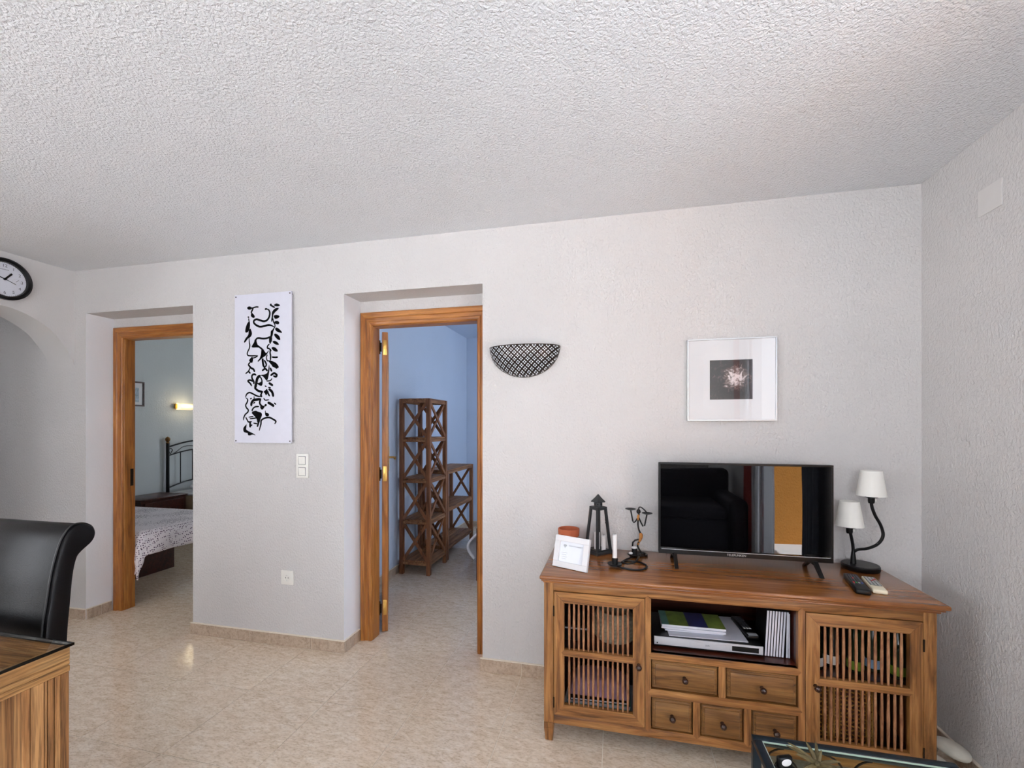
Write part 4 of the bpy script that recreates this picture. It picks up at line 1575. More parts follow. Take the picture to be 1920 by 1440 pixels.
# ink panel
ap = thing('ink_artwork', 'tall white panel with abstract black ink drawing between the two doorways', 'picture', (-2.179, 0.0, 1.753))
obj('panel', MB().box(-.2125, .2125, -.022, -.012, -.4755, .4755, .0008), plain('white_acrylic_panel', (214, 214, 226), 0.3, vary=0.02), ap)
for sx in (-.202, .202):
    for sz in (-.463, .463):
        o = obj('standoff_screw', MB().tube([(sx, 0, sz), (sx, -.0235, sz)], .0042, 12), M['darkmetal'], ap)
ik = MB()


def ribbon(pts, w):
    pts = [Vector((x / 1000, z_ / 1000, 0)) for x, z_ in pts]
    pts = spline(pts, 5)
    n = len(pts)
    b = bmesh.new()
    L, Rr = [], []
    for i, p_ in enumerate(pts):
        t_ = (pts[min(i + 1, n - 1)] - pts[max(i - 1, 0)]).normalized()
        nn = Vector((-t_.y, t_.x, 0))
        e = 1.5 * w / 2000 * min(1.0, .45 + .9 * min(i, n - 1 - i) / max(2, n * .22))
        L.append(b.verts.new((p_.x + nn.x * e, -.0226, p_.y + nn.y * e)))
        Rr.append(b.verts.new((p_.x - nn.x * e, -.0226, p_.y - nn.y * e)))
    for i in range(n - 1):
        b.faces.new([L[i], L[i + 1], Rr[i + 1], Rr[i]])
    ik._add(b)


for ln_ in INK_STROKES.split('\n'):
    w_, q_ = ln_.split(':')
    ribbon([tuple(map(float, s.split(','))) for s in q_.split()], float(w_))
for ln_ in INK_BLOBS.split('\n'):
    pp_ = chaikin([tuple(float(v) / 1000 for v in s.split(',')) for s in ln_.split()], 1)
    gx_, gz_ = sum(p_[0] for p_ in pp_) / len(pp_), sum(p_[1] for p_ in pp_) / len(pp_)
    ks = 1.16 if len(pp_) < 24 else 1.0
    b = bmesh.new()
    b.faces.new([b.verts.new((gx_ + (x - gx_) * ks, -.0227, gz_ + (z_ - gz_) * ks)) for x, z_ in pp_])
    bmesh.ops.triangulate(b, faces=list(b.faces))
    ik._add(b)
obj('ink_drawing', ik, M['ink'], ap, 0, label='black ink drawing')

# switch plate and socket
sw = thing('light_switch', 'white double light switch below the ink artwork', 'light switch', (-1.899, 0.0, 1.136))
m = MB().box(-.043, .043, -.011, 0, -.0755, .0755, .003, 2)
obj('plate', m, M['white'], sw)
for dz in (-.0345, .0345):
    k = obj('rocker', MB().box(-.023, .023, -.0135, -.0105, dz - .024, dz + .024, .001, M=Matrix.Translation((0, 0, dz)) @ Matrix.Rotation(R(2.5), 4, 'X') @ Matrix.Translation((0, 0, -dz))), M['white'], sw)
    obj('surround', MB().box(-.0255, .0255, -.0116, -.0108, dz - .0265, dz + .0265), M['greyprint'], k)
so = thing('power_socket', 'white wall socket low down beside the bedroom doorway', 'socket', (-2.009, 0.0, .430))
m = MB()
m.box(-.044, .044, -.010, 0, -.044, .044, .003, 2)
obj('plate', m, M['white'], so)
ry = Matrix.Rotation(R(90), 4, 'X')
obj('well', MB().lathe([(.0205, .0100), (.0205, .0135), (.0185, .0135), (.0185, .0102), (.001, .0102)], seg=28, cap=False, M=ry), M['white'], so)
m = MB()
for sx in (-.0095, .0095):
    m.tube([(sx, -.0102, 0), (sx, -.0112, 0)], .0026, 10)
obj('pin_hole', m, M['ink'], so)
m = MB().box(-.002, .002, -.0135, -.0102, .0145, .0185)
m.box(-.002, .002, -.0135, -.0102, -.0185, -.0145)
obj('earth_clip', m, M['silver'], so)
# blank cover high on the right wall
cp = thing('cover_plate', 'square junction cover painted like the wall, high on the right wall', 'cover plate', (XR, -.386, 2.241))
obj('plate', MB().box(-.004, 0, -.0545, .0545, -.0505, .0505, .0008), plain('painted_cover_plate', (214, 211, 209), 0.7, vary=0.01), cp)

# clock above the arch
ck = thing('wall_clock', 'round wall clock with black rim above the arch', 'clock', (XL, -.382, 2.322))
rx_ = Matrix.Rotation(R(90), 4, 'Y')
CR = .131
obj('rim', MB().lathe([(CR - .024, .014), (CR - .022, .030), (CR - .012, .037), (CR, .030), (CR + .001, .012), (CR - .006, 0), (CR - .03, 0), (CR - .024, .014)], seg=64, M=rx_, cap=False), M['black'], ck)
obj('dial', MB().lathe([(.001, .012), (CR - .021, .012)], seg=64, cap=False, M=rx_), plain('clock_dial', (224, 226, 236), 0.4, vary=0.01), ck, 0)
dial_rot = (R(90), 0, R(90))
for n in range(1, 13):
    a = R(30 * n)
    obj('numeral', text_mesh(str(n), .026), M['greyprint'], ck, loc=(.0125, math.sin(a) * .085, math.cos(a) * .085), rot=dial_rot)
tk = MB()
for n in range(60):
    a = R(6 * n)
    r0 = .100 if n % 5 == 0 else .102
    tk.box(.0122, .0128, -.0006, .0006, r0, .106, M=Matrix.Rotation(-a, 4, 'X'))
obj('minute_track', tk, M['greyprint'], ck)


def hand(name, ang_, L, w_, x, back=.0):
    h_ = MB().box(x, x + .001, -w_ / 2, w_ / 2, -back, L, M=Matrix.Rotation(-R(ang_), 4, 'X'))
    obj(name, h_, M['ink'], ck)


hand('hour_hand', 38, .055, .010, .0150)
hand('minute_hand', 287, .082, .006, .0165)
hand('second_hand', 112, .055, .003, .0180, .02)
obj('hub', MB().tube([(.012, 0, 0), (.020, 0, 0)], .007, 14), M['ink'], ck)
sd = MB()
sd.box(.0122, .0127, -.03, .02, .060, .0625)
for k in range(16):
    a = k * math.pi / 8
    sd.box(.0122, .0127, .057 + .020 * math.cos(a) - .0007, .057 + .020 * math.cos(a) + .0007, -.004 + .020 * math.sin(a) - .0007, -.004 + .020 * math.sin(a) + .0007)
sd.box(.0130, .0136, -.001, .001, -.004, .017, M=Matrix.Translation((0, .057, 0)) @ Matrix.Rotation(R(-40), 4, 'X'))
obj('thermometer_dial', sd, M['greyprint'], ck)
obj('glass', MB().lathe([(.001, .027), (CR - .022, .027)], seg=48, cap=False, M=rx_), M['glass'], ck, 0)

# ------------------------------------------------------------------ dining table and chair
TB = (-2.35, -1.93, 0.0)
OT = off(TB)
tb = thing('dining_table', 'rough timber dining table with smoked glass top at the left edge', 'table', TB)
x0, x1, y0, y1 = -3.17, -1.528, -2.40, -1.454
m = MB(OT)
m.box(x0 - .006, x1 + .006, y0 - .006, y1 + .006, .752, .760, .0025, 2)
obj('glass_top', m, M['dark_glass'], tb)
m = MB(OT)
m.box(x0 - .0055, x1 + .0055, y0 - .0055, y0 - .0005, .7525, .7595)
m.box(x0 - .0055, x1 + .0055, y1 + .0008, y1 + .0062, .7525, .7595)
m.box(x1 + .0008, x1 + .0062, y0 - .0055, y1 + .0055, .7525, .7595)
m.box(x0 - .0062, x0 - .0008, y0 - .0055, y1 + .0055, .7525, .7595)
obj('glass_edge', m, plain('dark_glass_edge', (8, 10, 10), 0.1, vary=0.0), tb, label='dark polished glass edge')
n = 8
for k in range(n):
    a = y0 + (y1 - y0) * k / n
    m = MB(OT)
    m.box(x0 + .04, x1 - .03, a + .001, a + (y1 - y0) / n - .001, .728, .7505, .002)
    obj('plank', m, M['rustic_x'], tb)
rnd = random.Random(4)
for (za, zb) in ((.7135, .7515), (.6985, .7130), (.6800, .6980)):
    e = rnd.uniform(-.002, .002)
    m = MB(OT)
    m.box(x1 - .03, x1 + e, y0, y1, za, zb, .002)
    obj('apron_board', m, M['rustic_y'], tb)
    m = MB(OT)
    m.box(x0, x0 + .03, y0, y1, za, zb, .002)
    obj('apron_board', m, M['rustic_y'], tb)
    for ya, yb in ((y1 - .03, y1 - .001), (y0 + .001, y0 + .03)):
        m = MB(OT)
        m.box(x0 + .031, x1 - .031, ya, yb, za, zb, .002)
        obj('apron_board', m, M['rustic_x'], tb)
for lx, sx in ((x1, -1), (x0, 1)):
    for ly, sy in ((y1, -1), (y0, 1)):
        cuts = [0, .020, .034, .049, .056, .086, .104]
        for p, q in zip(cuts, cuts[1:]):
            m = MB(OT)
            e = rnd.uniform(0, .003)
            m.box(lx + sx * e, lx + sx * .10, ly + sy * (p + .0008 + .002), ly + sy * (q - .0005 + .002), 0, .680, .0015)
            obj('leg_strip', m, M['rustic_z'], tb)

cbp = (-2.02, -1.50, 0.0)
OCh = off(cbp)
ch = thing('dining_chair', 'black leather dining chair with scrolled back at the far side of the timber table', 'chair', cbp)
prof = [(-1.372, .40), (-1.363, .703), (-1.351, .806), (-1.337, .909), (-1.314, 1.001), (-1.288, 1.041), (-1.259, 1.049), (-1.229, 1.033), (-1.219, 1.005),
        (-1.230, .979), (-1.262, .953), (-1.275, .933), (-1.285, .880), (-1.293, .784), (-1.301, .666), (-1.308, .40)]
pr = [tuple(v)[:2] for v in spline([(a, b_, 0) for a, b_ in prof], 4)]
CX0, CX1 = -2.255, -1.78
m = MB(OCh)
m.prism(pr, 'x', CX0, CX1, bev=.010)
obj('backrest', m, M['leather'], ch, 40)
for xx in (CX0 + .012, CX1 - .012):
    m = MB(OCh)
    m.tube([(xx, a - .003 if i < 20 else a, b_ + (.002 if 14 < i < 34 else 0)) for i, (a, b_) in enumerate(pr[4:34])], .0032, 6)
    obj('piping', m, M['piping'], ch)
m = MB(OCh)
m.box(CX0, CX1, -1.83, -1.33, .36, .47, .03, 4)
obj('seat', m, M['leather'], ch, 60)
for lx in (CX0 + .03, CX1 - .03):
    for ly in (-1.80, -1.345):
        m = MB(OCh)
        m.box(lx - .02, lx + .02, ly - .02, ly + .02, 0, .37, .002)
        obj('leg', m, M['mahog'], ch)

# ------------------------------------------------------------------ coffee table in the foreground
KT = (.685, -1.15, 0.0)
OK = off(KT)
kt = thing('coffee_table', 'teal-black metal coffee table with clear glass top in front of the sideboard', 'coffee table', KT)
kx0, kx1, ky0, ky1, kz = .418, .952, -1.42, -.885, .418
bw = .024
for a in ((kx0, kx1, ky1 - bw, ky1), (kx0, kx1, ky0, ky0 + bw), (kx0, kx0 + bw, ky0 + bw, ky1 - bw), (kx1 - bw, kx1, ky0 + bw, ky1 - bw)):
    m = MB(OK)
    m.box(a[0], a[1], a[2], a[3], kz - .020, kz, .003, 2)
    obj('top_bar', m, M['teal'], kt)
m = MB(OK)
m.box(kx0 + bw - .002, kx1 - bw + .002, ky0 + bw - .002, ky1 - bw + .002, kz - .010, kz - .003)
obj('glass', m, M['green_glass'], kt, 0)
m = MB(OK)
for a in ((kx0 + bw, kx1 - bw, ky1 - bw - .0022, ky1 - bw), (kx0 + bw, kx0 + bw + .0022, ky0 + bw, ky1 - bw)):
    m.box(a[0], a[1], a[2], a[3], kz - .007, kz - .0028)
obj('glass_edge', m, plain('glass_edge_highlight', (190, 206, 198), 0.15), kt)  # pale strip paints the bright highlight along the glass edge
for lx in (kx0, kx1 - bw):
    for ly in (ky0, ky1 - bw):
        m = MB(OK)
        m.box(lx, lx + bw, ly, ly + bw, 0, kz - .020, .003)
        obj('leg', m, M['teal'], kt)
for a in ((kx0 + bw, kx1 - bw, ky1 - bw, ky1 - .004), (kx0 + bw, kx1 - bw, ky0 + .004, ky0 + bw)):
    m = MB(OK)
    m.box(a[0], a[1], a[2], a[3], .06, .078, .002)
    obj('stretcher', m, M['teal'], kt)


def scroll(cx_, cz_, r, turn, flip, y):
    pts = []
    for i in range(40):
        t_ = i / 39
        a = turn * 2 * math.pi * t_ + math.pi * .5
        rr = r * (1 - .72 * t_)
        pts.append((cx_ + flip * rr * math.cos(a), y, cz_ + rr * math.sin(a)))
    m_ = MB(OK)
    m_.tube(pts, .003, 6)
    obj('scroll', m_, M['iron'], kt)


for cx_, fl_ in ((.505, 1), (.615, -1), (.74, 1), (.86, -1)):
    scroll(cx_, .335, .060, 1.4, fl_, ky1 - .016)
    scroll(cx_, .335, .060, 1.4, -fl_, ky0 + .016)

# small things on the glass
M['airplant'] = plain('olive_air_plant', (98, 86, 54), 0.7, vary=0.3, scale=60)
ax = thing('air_plant', 'olive-brown spiky air plant lying on the glass coffee table', 'plant', (.562, -.992, kz - .003))
rnd = random.Random(9)
leaf_i = 0
for k in range(13):
    a = k * 2.4
    el = R(rnd.uniform(12, 62))
    L = rnd.uniform(.055, .095)
    d = Vector((math.cos(a) * math.cos(el), math.sin(a) * math.cos(el), math.sin(el)))
    pts = [Vector((0, 0, .006)) + d * L * t_ + Vector((0, 0, -.02 * t_ * t_)) for t_ in (0, .3, .6, .85, 1.0)]
    for q_ in pts:
        q_.z = max(q_.z, .003)
    obj('leaf', MB().tube(pts, [.006, .0065, .005, .003, .0006], 6), M['airplant'], ax)
obj('core', MB().ball((0, 0, .010), .014, .014, .010, 12, 8), M['airplant'], ax)
wt = thing('small_ornament', 'small black ornament with a white oval face on the glass coffee table', 'ornament', (.470, -1.012, kz - .003), R(20))
obj('body', MB().box(-.022, .022, -.008, .008, 0, .034, .006, 3), M['black'], wt)
obj('face', MB().ball((0, -.009, .020), .015, .002, .010, 18, 10), M['paintwhite'], wt)
obj('foot', MB().box(-.026, .026, -.012, .012, 0, .005, .002), M['black'], wt)

# ------------------------------------------------------------------ pebbles in the corner by the sideboard
M['stone'] = plain('pale_sea_stone', (206, 202, 190), 0.8, vary=0.14, scale=18, bump=0.001, bscale=60)
M['stone2'] = plain('grey_sea_stone', (164, 158, 150), 0.8, vary=0.18, scale=18, bump=0.001, bscale=60)
M['shell'] = plain('purple_brown_shell', (112, 84, 110), 0.5, vary=0.45, scale=26)


def stone(label, loc, r, rot, mat, seed):
    rs = random.Random(seed)
    ph = [rs.uniform(0, 6) for _ in range(4)]

    def fn(c):
        return 1 + .05 * math.sin(3 * c.x + ph[0]) + .05 * math.sin(2.5 * c.y + ph[1]) + .03 * math.sin(4 * c.z + ph[2])
    m_ = MB().ball((0, 0, 0), r[0], r[1], r[2], 24, 14, fn=fn)
    return tag(obj('pebble', m_, M[mat], loc=loc, rot=rot, smooth=80), label, 'pebble', 'sea pebbles in the corner')


stone('big flat pale pebble lying on top of the corner pile', (1.298, -.312, .108), (.066, .050, .026), (R(-8), R(14), R(-30)), 'stone', 1)
stone('rounded white pebble under the big flat one, nearest the sideboard', (1.224, -.352, .048), (.046, .055, .047), (0, R(6), R(20)), 'stone', 2)
stone('grey pebble at the back of the corner pile against the wall', (1.262, -.170, .040), (.070, .060, .038), (0, 0, R(15)), 'stone2', 3)
stone('cream egg-shaped pebble beside the skirting of the right wall', (1.325, -.375, .034), (.034, .045, .034), (0, R(-15), 0), 'stone', 4)
sh_ = MB()
for k in range(30):
    t_ = k / 29
sh_.tube([((.020 - .014 * t) * math.cos(9 * t), (.020 - .014 * t) * math.sin(9 * t), .014 + .030 * t) for t in [i / 40 for i in range(41)]], [.014 - .010 * i / 40 for i in range(41)], 10)
tag(obj('sea_shell', sh_, M['shell'], loc=(1.282, -.462, .001), smooth=60), 'purple-brown sea shell between the pebbles', 'shell')

# ------------------------------------------------------------------ bedroom
M['bediron'] = plain('black_bedstead', (14, 14, 18), 0.35, metal=0.3)
M['bronze'] = plain('bronze_finial', (122, 88, 50), 0.35, metal=0.8)


def quilt_mat():
    m, nt, b = base_mat('dotted_quilt')
    tc = node(nt, 'ShaderNodeTexCoord')
    vo = node(nt, 'ShaderNodeTexVoronoi', Scale=66.0, Randomness=0.45)
    nt.links.new(tc.outputs['Object'], vo.inputs['Vector'])
    rp = ramp(nt, [(.27, lin((78, 54, 80))), (.36, lin((230, 222, 226)))])
    nt.links.new(vo.outputs['Distance'], rp.inputs[0])
    nt.links.new(rp.outputs[0], b.inputs['Base Color'])
    b.inputs['Roughness'].default_value = .9
    n2 = node(nt, 'ShaderNodeTexNoise', Scale=9.0, Detail=3.0)
    nt.links.new(tc.outputs['Object'], n2.inputs['Vector'])
    bp = node(nt, 'ShaderNodeBump', Strength=.6, Distance=.02)
    nt.links.new(n2.outputs['Fac'], bp.inputs['Height'])
    nt.links.new(bp.outputs[0], b.inputs['Normal'])
    return m


M['quilt'] = quilt_mat()
M['mattress'] = plain('beige_mattress_cover', (168, 146, 118), 0.9)
M['sheet'] = plain('white_sheet', (226, 226, 232), 0.9, vary=0.05)


def single_bed(label, ya, yb, with_quilt, foot_x):
    cy = (ya + yb) / 2
    base = ((BX + foot_x) / 2, cy, 0)
    Ob = off(base)
    t = thing('single_bed', label, 'bed', base)
    for py in (ya + .02, yb - .02):
        m_ = MB(Ob)
        m_.tube([(BX + .045, py, 0), (BX + .045, py, 1.165)], .019, 14)
        p_ = obj('headboard_post', m_, M['bediron'], t)
        f_ = MB(Ob)
        f_.lathe([(.001, 1.16), (.020, 1.162), (.022, 1.170), (.014, 1.178), (.019, 1.187), (.027, 1.205), (.027, 1.222), (.018, 1.238), (.004, 1.246), (.001, 1.25)], c=(BX + .045, py, 0), seg=16)
        obj('finial', f_, M['bronze'], p_, label='bronze crown finial')
    for zz, rise, rr in ((1.112, .075, .010), (1.000, .070, .008), (.585, .075, .009)):
        pts = [(BX + .045, ya + .02 + (yb - ya - .04) * i / 20, zz + rise * math.sin(math.pi * i / 20)) for i in range(21)]
        m_ = MB(Ob)
        m_.tube(pts, rr, 8)
        obj('headboard_rail', m_, M['bediron'], t)
    nb = 4
    for k in range(1, nb + 1):
        f = k / (nb + 1)
        y_ = ya + .02 + (yb - ya - .04) * f
        s_ = math.sin(math.pi * f)
        m_ = MB(Ob)
        m_.tube([(BX + .045, y_, .585 + .075 * s_), (BX + .045, y_, 1.0 + .07 * s_)], .006, 8)
        obj('headboard_bar', m_, M['bediron'], t)
    for s in (1, -1):
        e = ya + .02 if s == 1 else yb - .02
        pts = [(BX + .045, e + s * .045, 1.040), (BX + .045, e + s * .060, 1.075), (BX + .045, e + s * .035, 1.095), (BX + .045, e + s * .015, 1.065), (BX + .045, e + s * .05, 1.018),
               (BX + .045, e + s * .12, 1.050), (BX + .045, e + s * .20, 1.105), (BX + .045, e + s * .30, 1.120), (BX + .045, e + s * .42, 1.105)]
        m_ = MB(Ob)
        m_.tube(spline(pts, 6), .0055, 6)
        obj('scroll', m_, M['bediron'], t)
    m_ = MB(Ob)
    m_.box(BX + .07, foot_x - .62, ya + .06, yb - .05, 0, .30, .004)
    obj('bed_base', m_, M['mahog'], t)
    m_ = MB(Ob)
    m_.box(BX + .07, foot_x - .010, ya + .010, yb - .005, .42 if with_quilt else .30, .53 if with_quilt else .52, .03, 3)
    if with_quilt:
        m_.box(BX + .07, foot_x - .60, ya + .06, yb - .05, .295, .42)
    obj('mattress', m_, M['mattress'], t, 60)
    if with_quilt:
        ov_f, ov_s = .17, .31

        def q_(u, v):
            x_ = BX + .42 + (foot_x + ov_f - BX - .42) * u
            y_ = ya - ov_s + (yb - ya + 2 * .20 + (ov_s - .20)) * v
            ex = max(0.0, x_ - foot_x)
            ey = max(0.0, ya - y_) + max(0.0, y_ - yb)
            d_ = math.hypot(ex, ey)
            px = min(x_, foot_x)
            py = min(max(y_, ya), yb)
            if d_ > 0:
                fl_ = .012 + .05 * min(1, d_ / .2) + .010 * math.sin(22 * (x_ + y_))
                px += (ex / d_) * fl_
                py += ((-1 if y_ < ya else 1) * ey / d_) * fl_
            return (px, py, .548 - d_ * .98 + .004 * math.sin(13 * x_) * math.sin(11 * y_))
        m_ = MB(Ob)
        m_.grid(q_, 60, 60)
        qo = obj('quilt', m_, M['quilt'], t, 80, label='white quilt with small dark dots')
        md = qo.modifiers.new('thickness', 'SOLIDIFY')
        md.thickness = .012
        md.offset = 1
    else:
        m_ = MB(Ob)
        m_.box(BX + .068, foot_x - .3, ya + .002, yb - .002, .50, .530, .012, 2)
        obj('sheet', m_, M['sheet'], t, 60)
    m_ = MB(Ob)

    def pil(c):
        return 1.0 - .25 * (abs(c.x) ** 4 * abs(c.y) ** 4)
    m_.ball((BX + .32, cy, .59), .20, .33, .065, 28, 16, fn=pil)
    obj('pillow', m_, M['sheet'], t, 80)
    return t


single_bed('nearer single bed with dotted quilt seen through the left doorway', .325, 1.150, True, -3.60)
single_bed('farther single bed with black iron headboard and bare mattress', 2.15, 3.05, False, -3.70)

# bedside table between the beds
nb_ = (-5.40, 1.79, 0)
nt_ = thing('bedside_table', 'dark mahogany bedside table between the two beds', 'bedside table', nb_)
obj('body', MB().box(-.20, .20, -.27, .27, .05, .525, .003), M['mahog'], nt_)
obj('top', MB().box(-.215, .215, -.285, .285, .525, .548, .005, 2), M['mahog'], nt_)
for z0_, z1_ in ((.34, .50), (.16, .32)):
    d_ = obj('drawer', MB().box(.200, .216, -.235, .235, z0_, z1_, .004), M['mahog'], nt_)
    obj('handle', MB().tube(spline([(.218, -.05, (z0_ + z1_) / 2), (.236, -.03, (z0_ + z1_) / 2 - .006), (.236, .03, (z0_ + z1_) / 2 - .006), (.218, .05, (z0_ + z1_) / 2)], 4), .004, 6), M['darkmetal'], d_)
for sx in (-.18, .18):
    for sy in (-.25, .25):
        obj('foot', MB().box(sx - .02, sx + .02, sy - .02, sy + .02, 0, .05), M['mahog'], nt_)

# reading light
wl = thing('bedroom_wall_light', 'lit cream wall light above the headboard in the bedroom', 'wall lamp', (BX, 2.36, 1.645))
obj('bracket', MB().box(0, .03, -.075, -.045, -.030, .030, .004), M['brass'], wl)


def glow():
    m, nt, b = base_mat('lit_opal_shade')
    b.inputs['Base Color'].default_value = lin((250, 240, 214))
    b.inputs['Roughness'].default_value = .5
    b.inputs['Emission Color'].default_value = (1.0, .80, .46, 1)
    b.inputs['Emission Strength'].default_value = 0.28
    return m


def wsh(u, v):
    a = math.pi * u
    return (.012 + .085 * math.sin(a), -.045 + .20 * v, -.045 * math.cos(a))


ws_ = MB().grid(wsh, 20, 4)
ws_.box(.01, .012, -.045, .155, -.045, .045)
obj('shade', ws_, glow(), wl, 60)
pd = bpy.data.lights.new('bulb', 'POINT')
pd.energy = 0.3
pd.color = (1.0, .80, .48)
pd.shadow_soft_size = .03
po = bpy.data.objects.new('bulb', pd)
COL.objects.link(po)
po.parent = wl
po.location = (.16, .03, 0.02)

# small picture on the bedroom wall
bp_ = thing('bedroom_picture', 'small dark-framed print on the bedroom wall beside the doorframe', 'picture', (BX, 1.775, 1.775))
m = MB()
hw_, hh_, ff = .128, .150, .018
m.box(0, .018, -hw_, hw_, hh_ - ff, hh_, .002)
m.box(0, .018, -hw_, hw_, -hh_, -hh_ + ff, .002)
m.box(0, .018, -hw_, -hw_ + ff, -hh_ + ff, hh_ - ff, .002)
m.box(0, .018, hw_ - ff, hw_, -hh_ + ff, hh_ - ff, .002)
obj('frame', m, M['mahog'], bp_)
obj('mount', MB().box(.003, .008, -hw_ + .01, hw_ - .01, -hh_ + .01, hh_ - .01), M['paintwhite'], bp_)
obj('print', MB().box(.008, .009, -.06, .065, -.10, .075), plain('pale_sketch_print', (170, 184, 196), .6, vary=.45, scale=60), bp_)

# ------------------------------------------------------------------ study shelves
def xbrace(m_, axis, fixed, a0, a1, z0_, z1_, t_=.012, w_=.028):
    """one diagonal bar; axis 'x': runs in x-z at y=fixed, 'y': in y-z at x=fixed"""
    L = math.hypot(a1 - a0, z1_ - z0_)
    an = math.atan2(z1_ - z0_, a1 - a0)
    if axis == 'x':
        T_ = Matrix.Translation(((a0 + a1) / 2, fixed, (z0_ + z1_) / 2)) @ Matrix.Rotation(-an, 4, 'Y')
        m_.box(-L / 2, L / 2, -t_ / 2, t_ / 2, -w_ / 2, w_ / 2, M=T_)
    else:
        T_ = Matrix.Translation((fixed, (a0 + a1) / 2, (z0_ + z1_) / 2)) @ Matrix.Rotation(an, 4, 'X')
        m_.box(-t_ / 2, t_ / 2, -L / 2, L / 2, -w_ / 2, w_ / 2, M=T_)


def shelf_unit(name, label, X0, X1, Y0, Y1, Hh, levels, sides, nsl):
    base = ((X0 + X1) / 2, (Y0 + Y1) / 2, 0)
    Ob = off(base)
    t = thing(name, label, 'shelf unit', base)
    P_ = .038
    for px in (X0, X1 - P_):
        for py in (Y0, Y1 - P_):
            m_ = MB(Ob)
            m_.box(px, px + P_, py, py + P_, 0, Hh, .002)
            obj('post', m_, M['shelf_z'], t)
    for zz in levels:
        for k in range(nsl):
            w_ = (X1 - X0 - .012) / nsl
            m_ = MB(Ob)
            m_.box(X0 + .006 + w_ * k + .003, X0 + .006 + w_ * (k + 1) - .003, Y0 + .012, Y1 - .012, zz, zz + .016, .002)
            obj('shelf_slat', m_, M['shelf_y'], t)
        for py in (Y0 + .004, Y1 - .028):
            m_ = MB(Ob)
            m_.box(X0 + P_, X1 - P_, py, py + .024, zz - .026, zz - .0005, .002)
            obj('shelf_rail', m_, M['shelf_y'], t)
        for px in (X0 + .004, X1 - .028):
            m_ = MB(Ob)
            m_.box(px, px + .024, Y0 + P_, Y1 - P_, zz - .026, zz - .0005, .002)
            obj('shelf_rail', m_, M['shelf_y'], t)
    for lo_, hi_ in zip(levels, levels[1:]):
        z0_, z1_ = lo_ + .018, hi_ - .028
        for s in sides:
            if s in ('front', 'rear'):
                f = Y0 + .016 if s == 'front' else Y1 - .016
                for k, (a, c) in enumerate(((X0 + P_, X1 - P_), (X1 - P_, X0 + P_))):
                    m_ = MB(Ob)
                    xbrace(m_, 'x', f + .013 * (k - .5), a, c, z0_, z1_)
                    obj('brace', m_, M['shelf_z'], t)
            else:
                f = X1 - .016 if s == 'right' else X0 + .016
                for k, (a, c) in enumerate(((Y0 + P_, Y1 - P_), (Y1 - P_, Y0 + P_))):
                    m_ = MB(Ob)
                    xbrace(m_, 'y', f + .013 * (k - .5), a, c, z0_, z1_)
                    obj('brace', m_, M['shelf_z'], t)
    return t


shelf_unit('shelf_unit', 'tall dark wooden shelf tower with crossed braces in the study', -1.968, -1.660, 1.405, 1.845, 1.640, (.115, .495, .880, 1.262, 1.626), ('front', 'right', 'rear'), 4)
shelf_unit('shelf_unit', 'low brown wooden shelf with crossed ends behind the tall tower', -1.968, -1.672, 1.885, 2.735, .925, (.130, .520, .912), ('front', 'rear'), 4)

# daybed at the right of the study, mostly hidden by the door frame
db = thing('daybed', 'dark-framed daybed with white bedding at the edge of the study doorway', 'daybed', (-.70, 2.0, 0))
Od = off((-.70, 2.0, 0))
for px in (-1.205, -.30):
    for py in (1.38, 2.70):
        m = MB(Od)
        m.box(px, px + .045, py, py + .045, 0, .47, .004)
        obj('post', m, M['mahog'], db)
m = MB(Od)
m.box(-1.16, -.30, 1.385, 1.415, .14, .45, .004)
obj('end_panel', m, M['mahog'], db)
m = MB(Od)
m.box(-1.19, -.27, 1.42, 2.70, .16, .22, .003)
obj('bed_base', m, M['mahog'], db)
m = MB(Od)
m.box(-1.185, -.26, 1.425, 2.69, .22, .36, .03, 3)
obj('mattress', m, M['sheet'], db, 60)


def bed_hang(u, v):
    y_ = 1.55 + 1.0 * u
    a = v * 1.25
    if a < .5:
        x_, z_ = -1.05 - .22 * a / .5, .375 + .012 * math.sin(9 * y_)
    else:
        k = (a - .5) / .75
        x_ = -1.27 - .075 * math.sin(math.pi * min(1, k)) - .018 * math.sin(17 * y_) * k
        z_ = .375 - .24 * k
    return (x_, y_, z_)


m = MB(Od)
m.grid(bed_hang, 30, 24)
o = obj('bedspread', m, M['sheet'], db, 80)
md = o.modifiers.new('thickness', 'SOLIDIFY')
md.thickness = .02

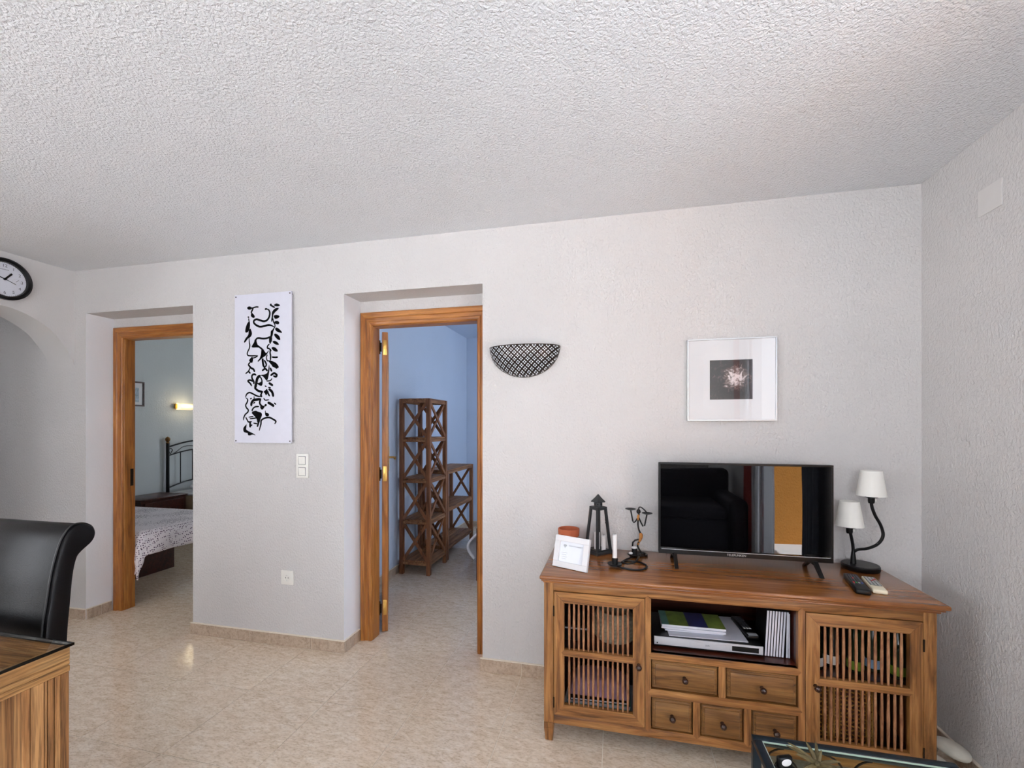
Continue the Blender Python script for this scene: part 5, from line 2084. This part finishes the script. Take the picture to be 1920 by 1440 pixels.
# ------------------------------------------------------------------ behind the camera (seen only mirrored in the television)
def curtain(label, ya, yb, x, mat, waves, z0_=.03, z1_=2.40):
    def f(u, v):
        y_ = ya + (yb - ya) * u
        return (x + (.024 if x < 1.34 else .012) * math.sin(waves * 2 * math.pi * u) + .01 * math.sin(5 * u + 3 * v), y_, z0_ + (z1_ - z0_) * v)
    o = obj('curtain', MB().grid(f, 90, 6), mat, smooth=80)
    md = o.modifiers.new('thickness', 'SOLIDIFY')
    md.thickness = .003
    tag(o, label, 'curtain', 'curtains of the balcony door')


M['cgrey'] = plain('grey_blue_curtain', (140, 150, 166), .9)
M['cred'] = plain('rust_red_curtain', (190, 66, 50), .9)
M['cwhite'] = plain('white_voile_curtain', (232, 232, 236), .9)
curtain('grey-blue curtain on the near side of the balcony door', -1.62, -1.36, 1.325, M['cgrey'], 5)
curtain('white voile curtain on the far side of the balcony door', -2.82, -2.62, 1.325, M['cwhite'], 4)
curtain('rust-red curtain beyond the white voile', -3.25, -2.82, 1.352, M['cred'], 6)
rod = tag(obj('curtain_rod', MB().tube([(1.30, -3.35, 2.42), (1.30, -1.35, 2.42)], .012, 10), M['darkmetal']), 'dark curtain rod above the balcony door', 'curtain rod')

# dark sofa facing the television
M['navy'] = plain('dark_taupe_upholstery', (58, 53, 60), .8, vary=.1)
sf = thing('sofa', 'dark taupe sofa facing the television, behind the viewer', 'sofa', (.305, -3.40, 0), R(180))
obj('seat', MB().box(-.85, .85, -.45, .35, .10, .43, .05, 4), M['navy'], sf, 60)
obj('backrest', MB().box(-1.02, 1.02, .28, .50, .10, .86, .07, 5), M['navy'], sf, 60)
for s_ in (-1, 1):
    obj('armrest', MB().box(s_ * .85, s_ * 1.03, -.45, .40, .08, .62, .06, 4), M['navy'], sf, 60)
    obj('seat_cushion', MB().box(s_ * .42 - .41, s_ * .42 + .41, -.47, .28, .42, .54, .045, 4), M['navy'], sf, 60)
    for sy in (-.38, .40):
        obj('foot', MB().box(s_ * .95 - .03, s_ * .95 + .03, sy - .03, sy + .03, 0, .09), M['mahog'], sf)
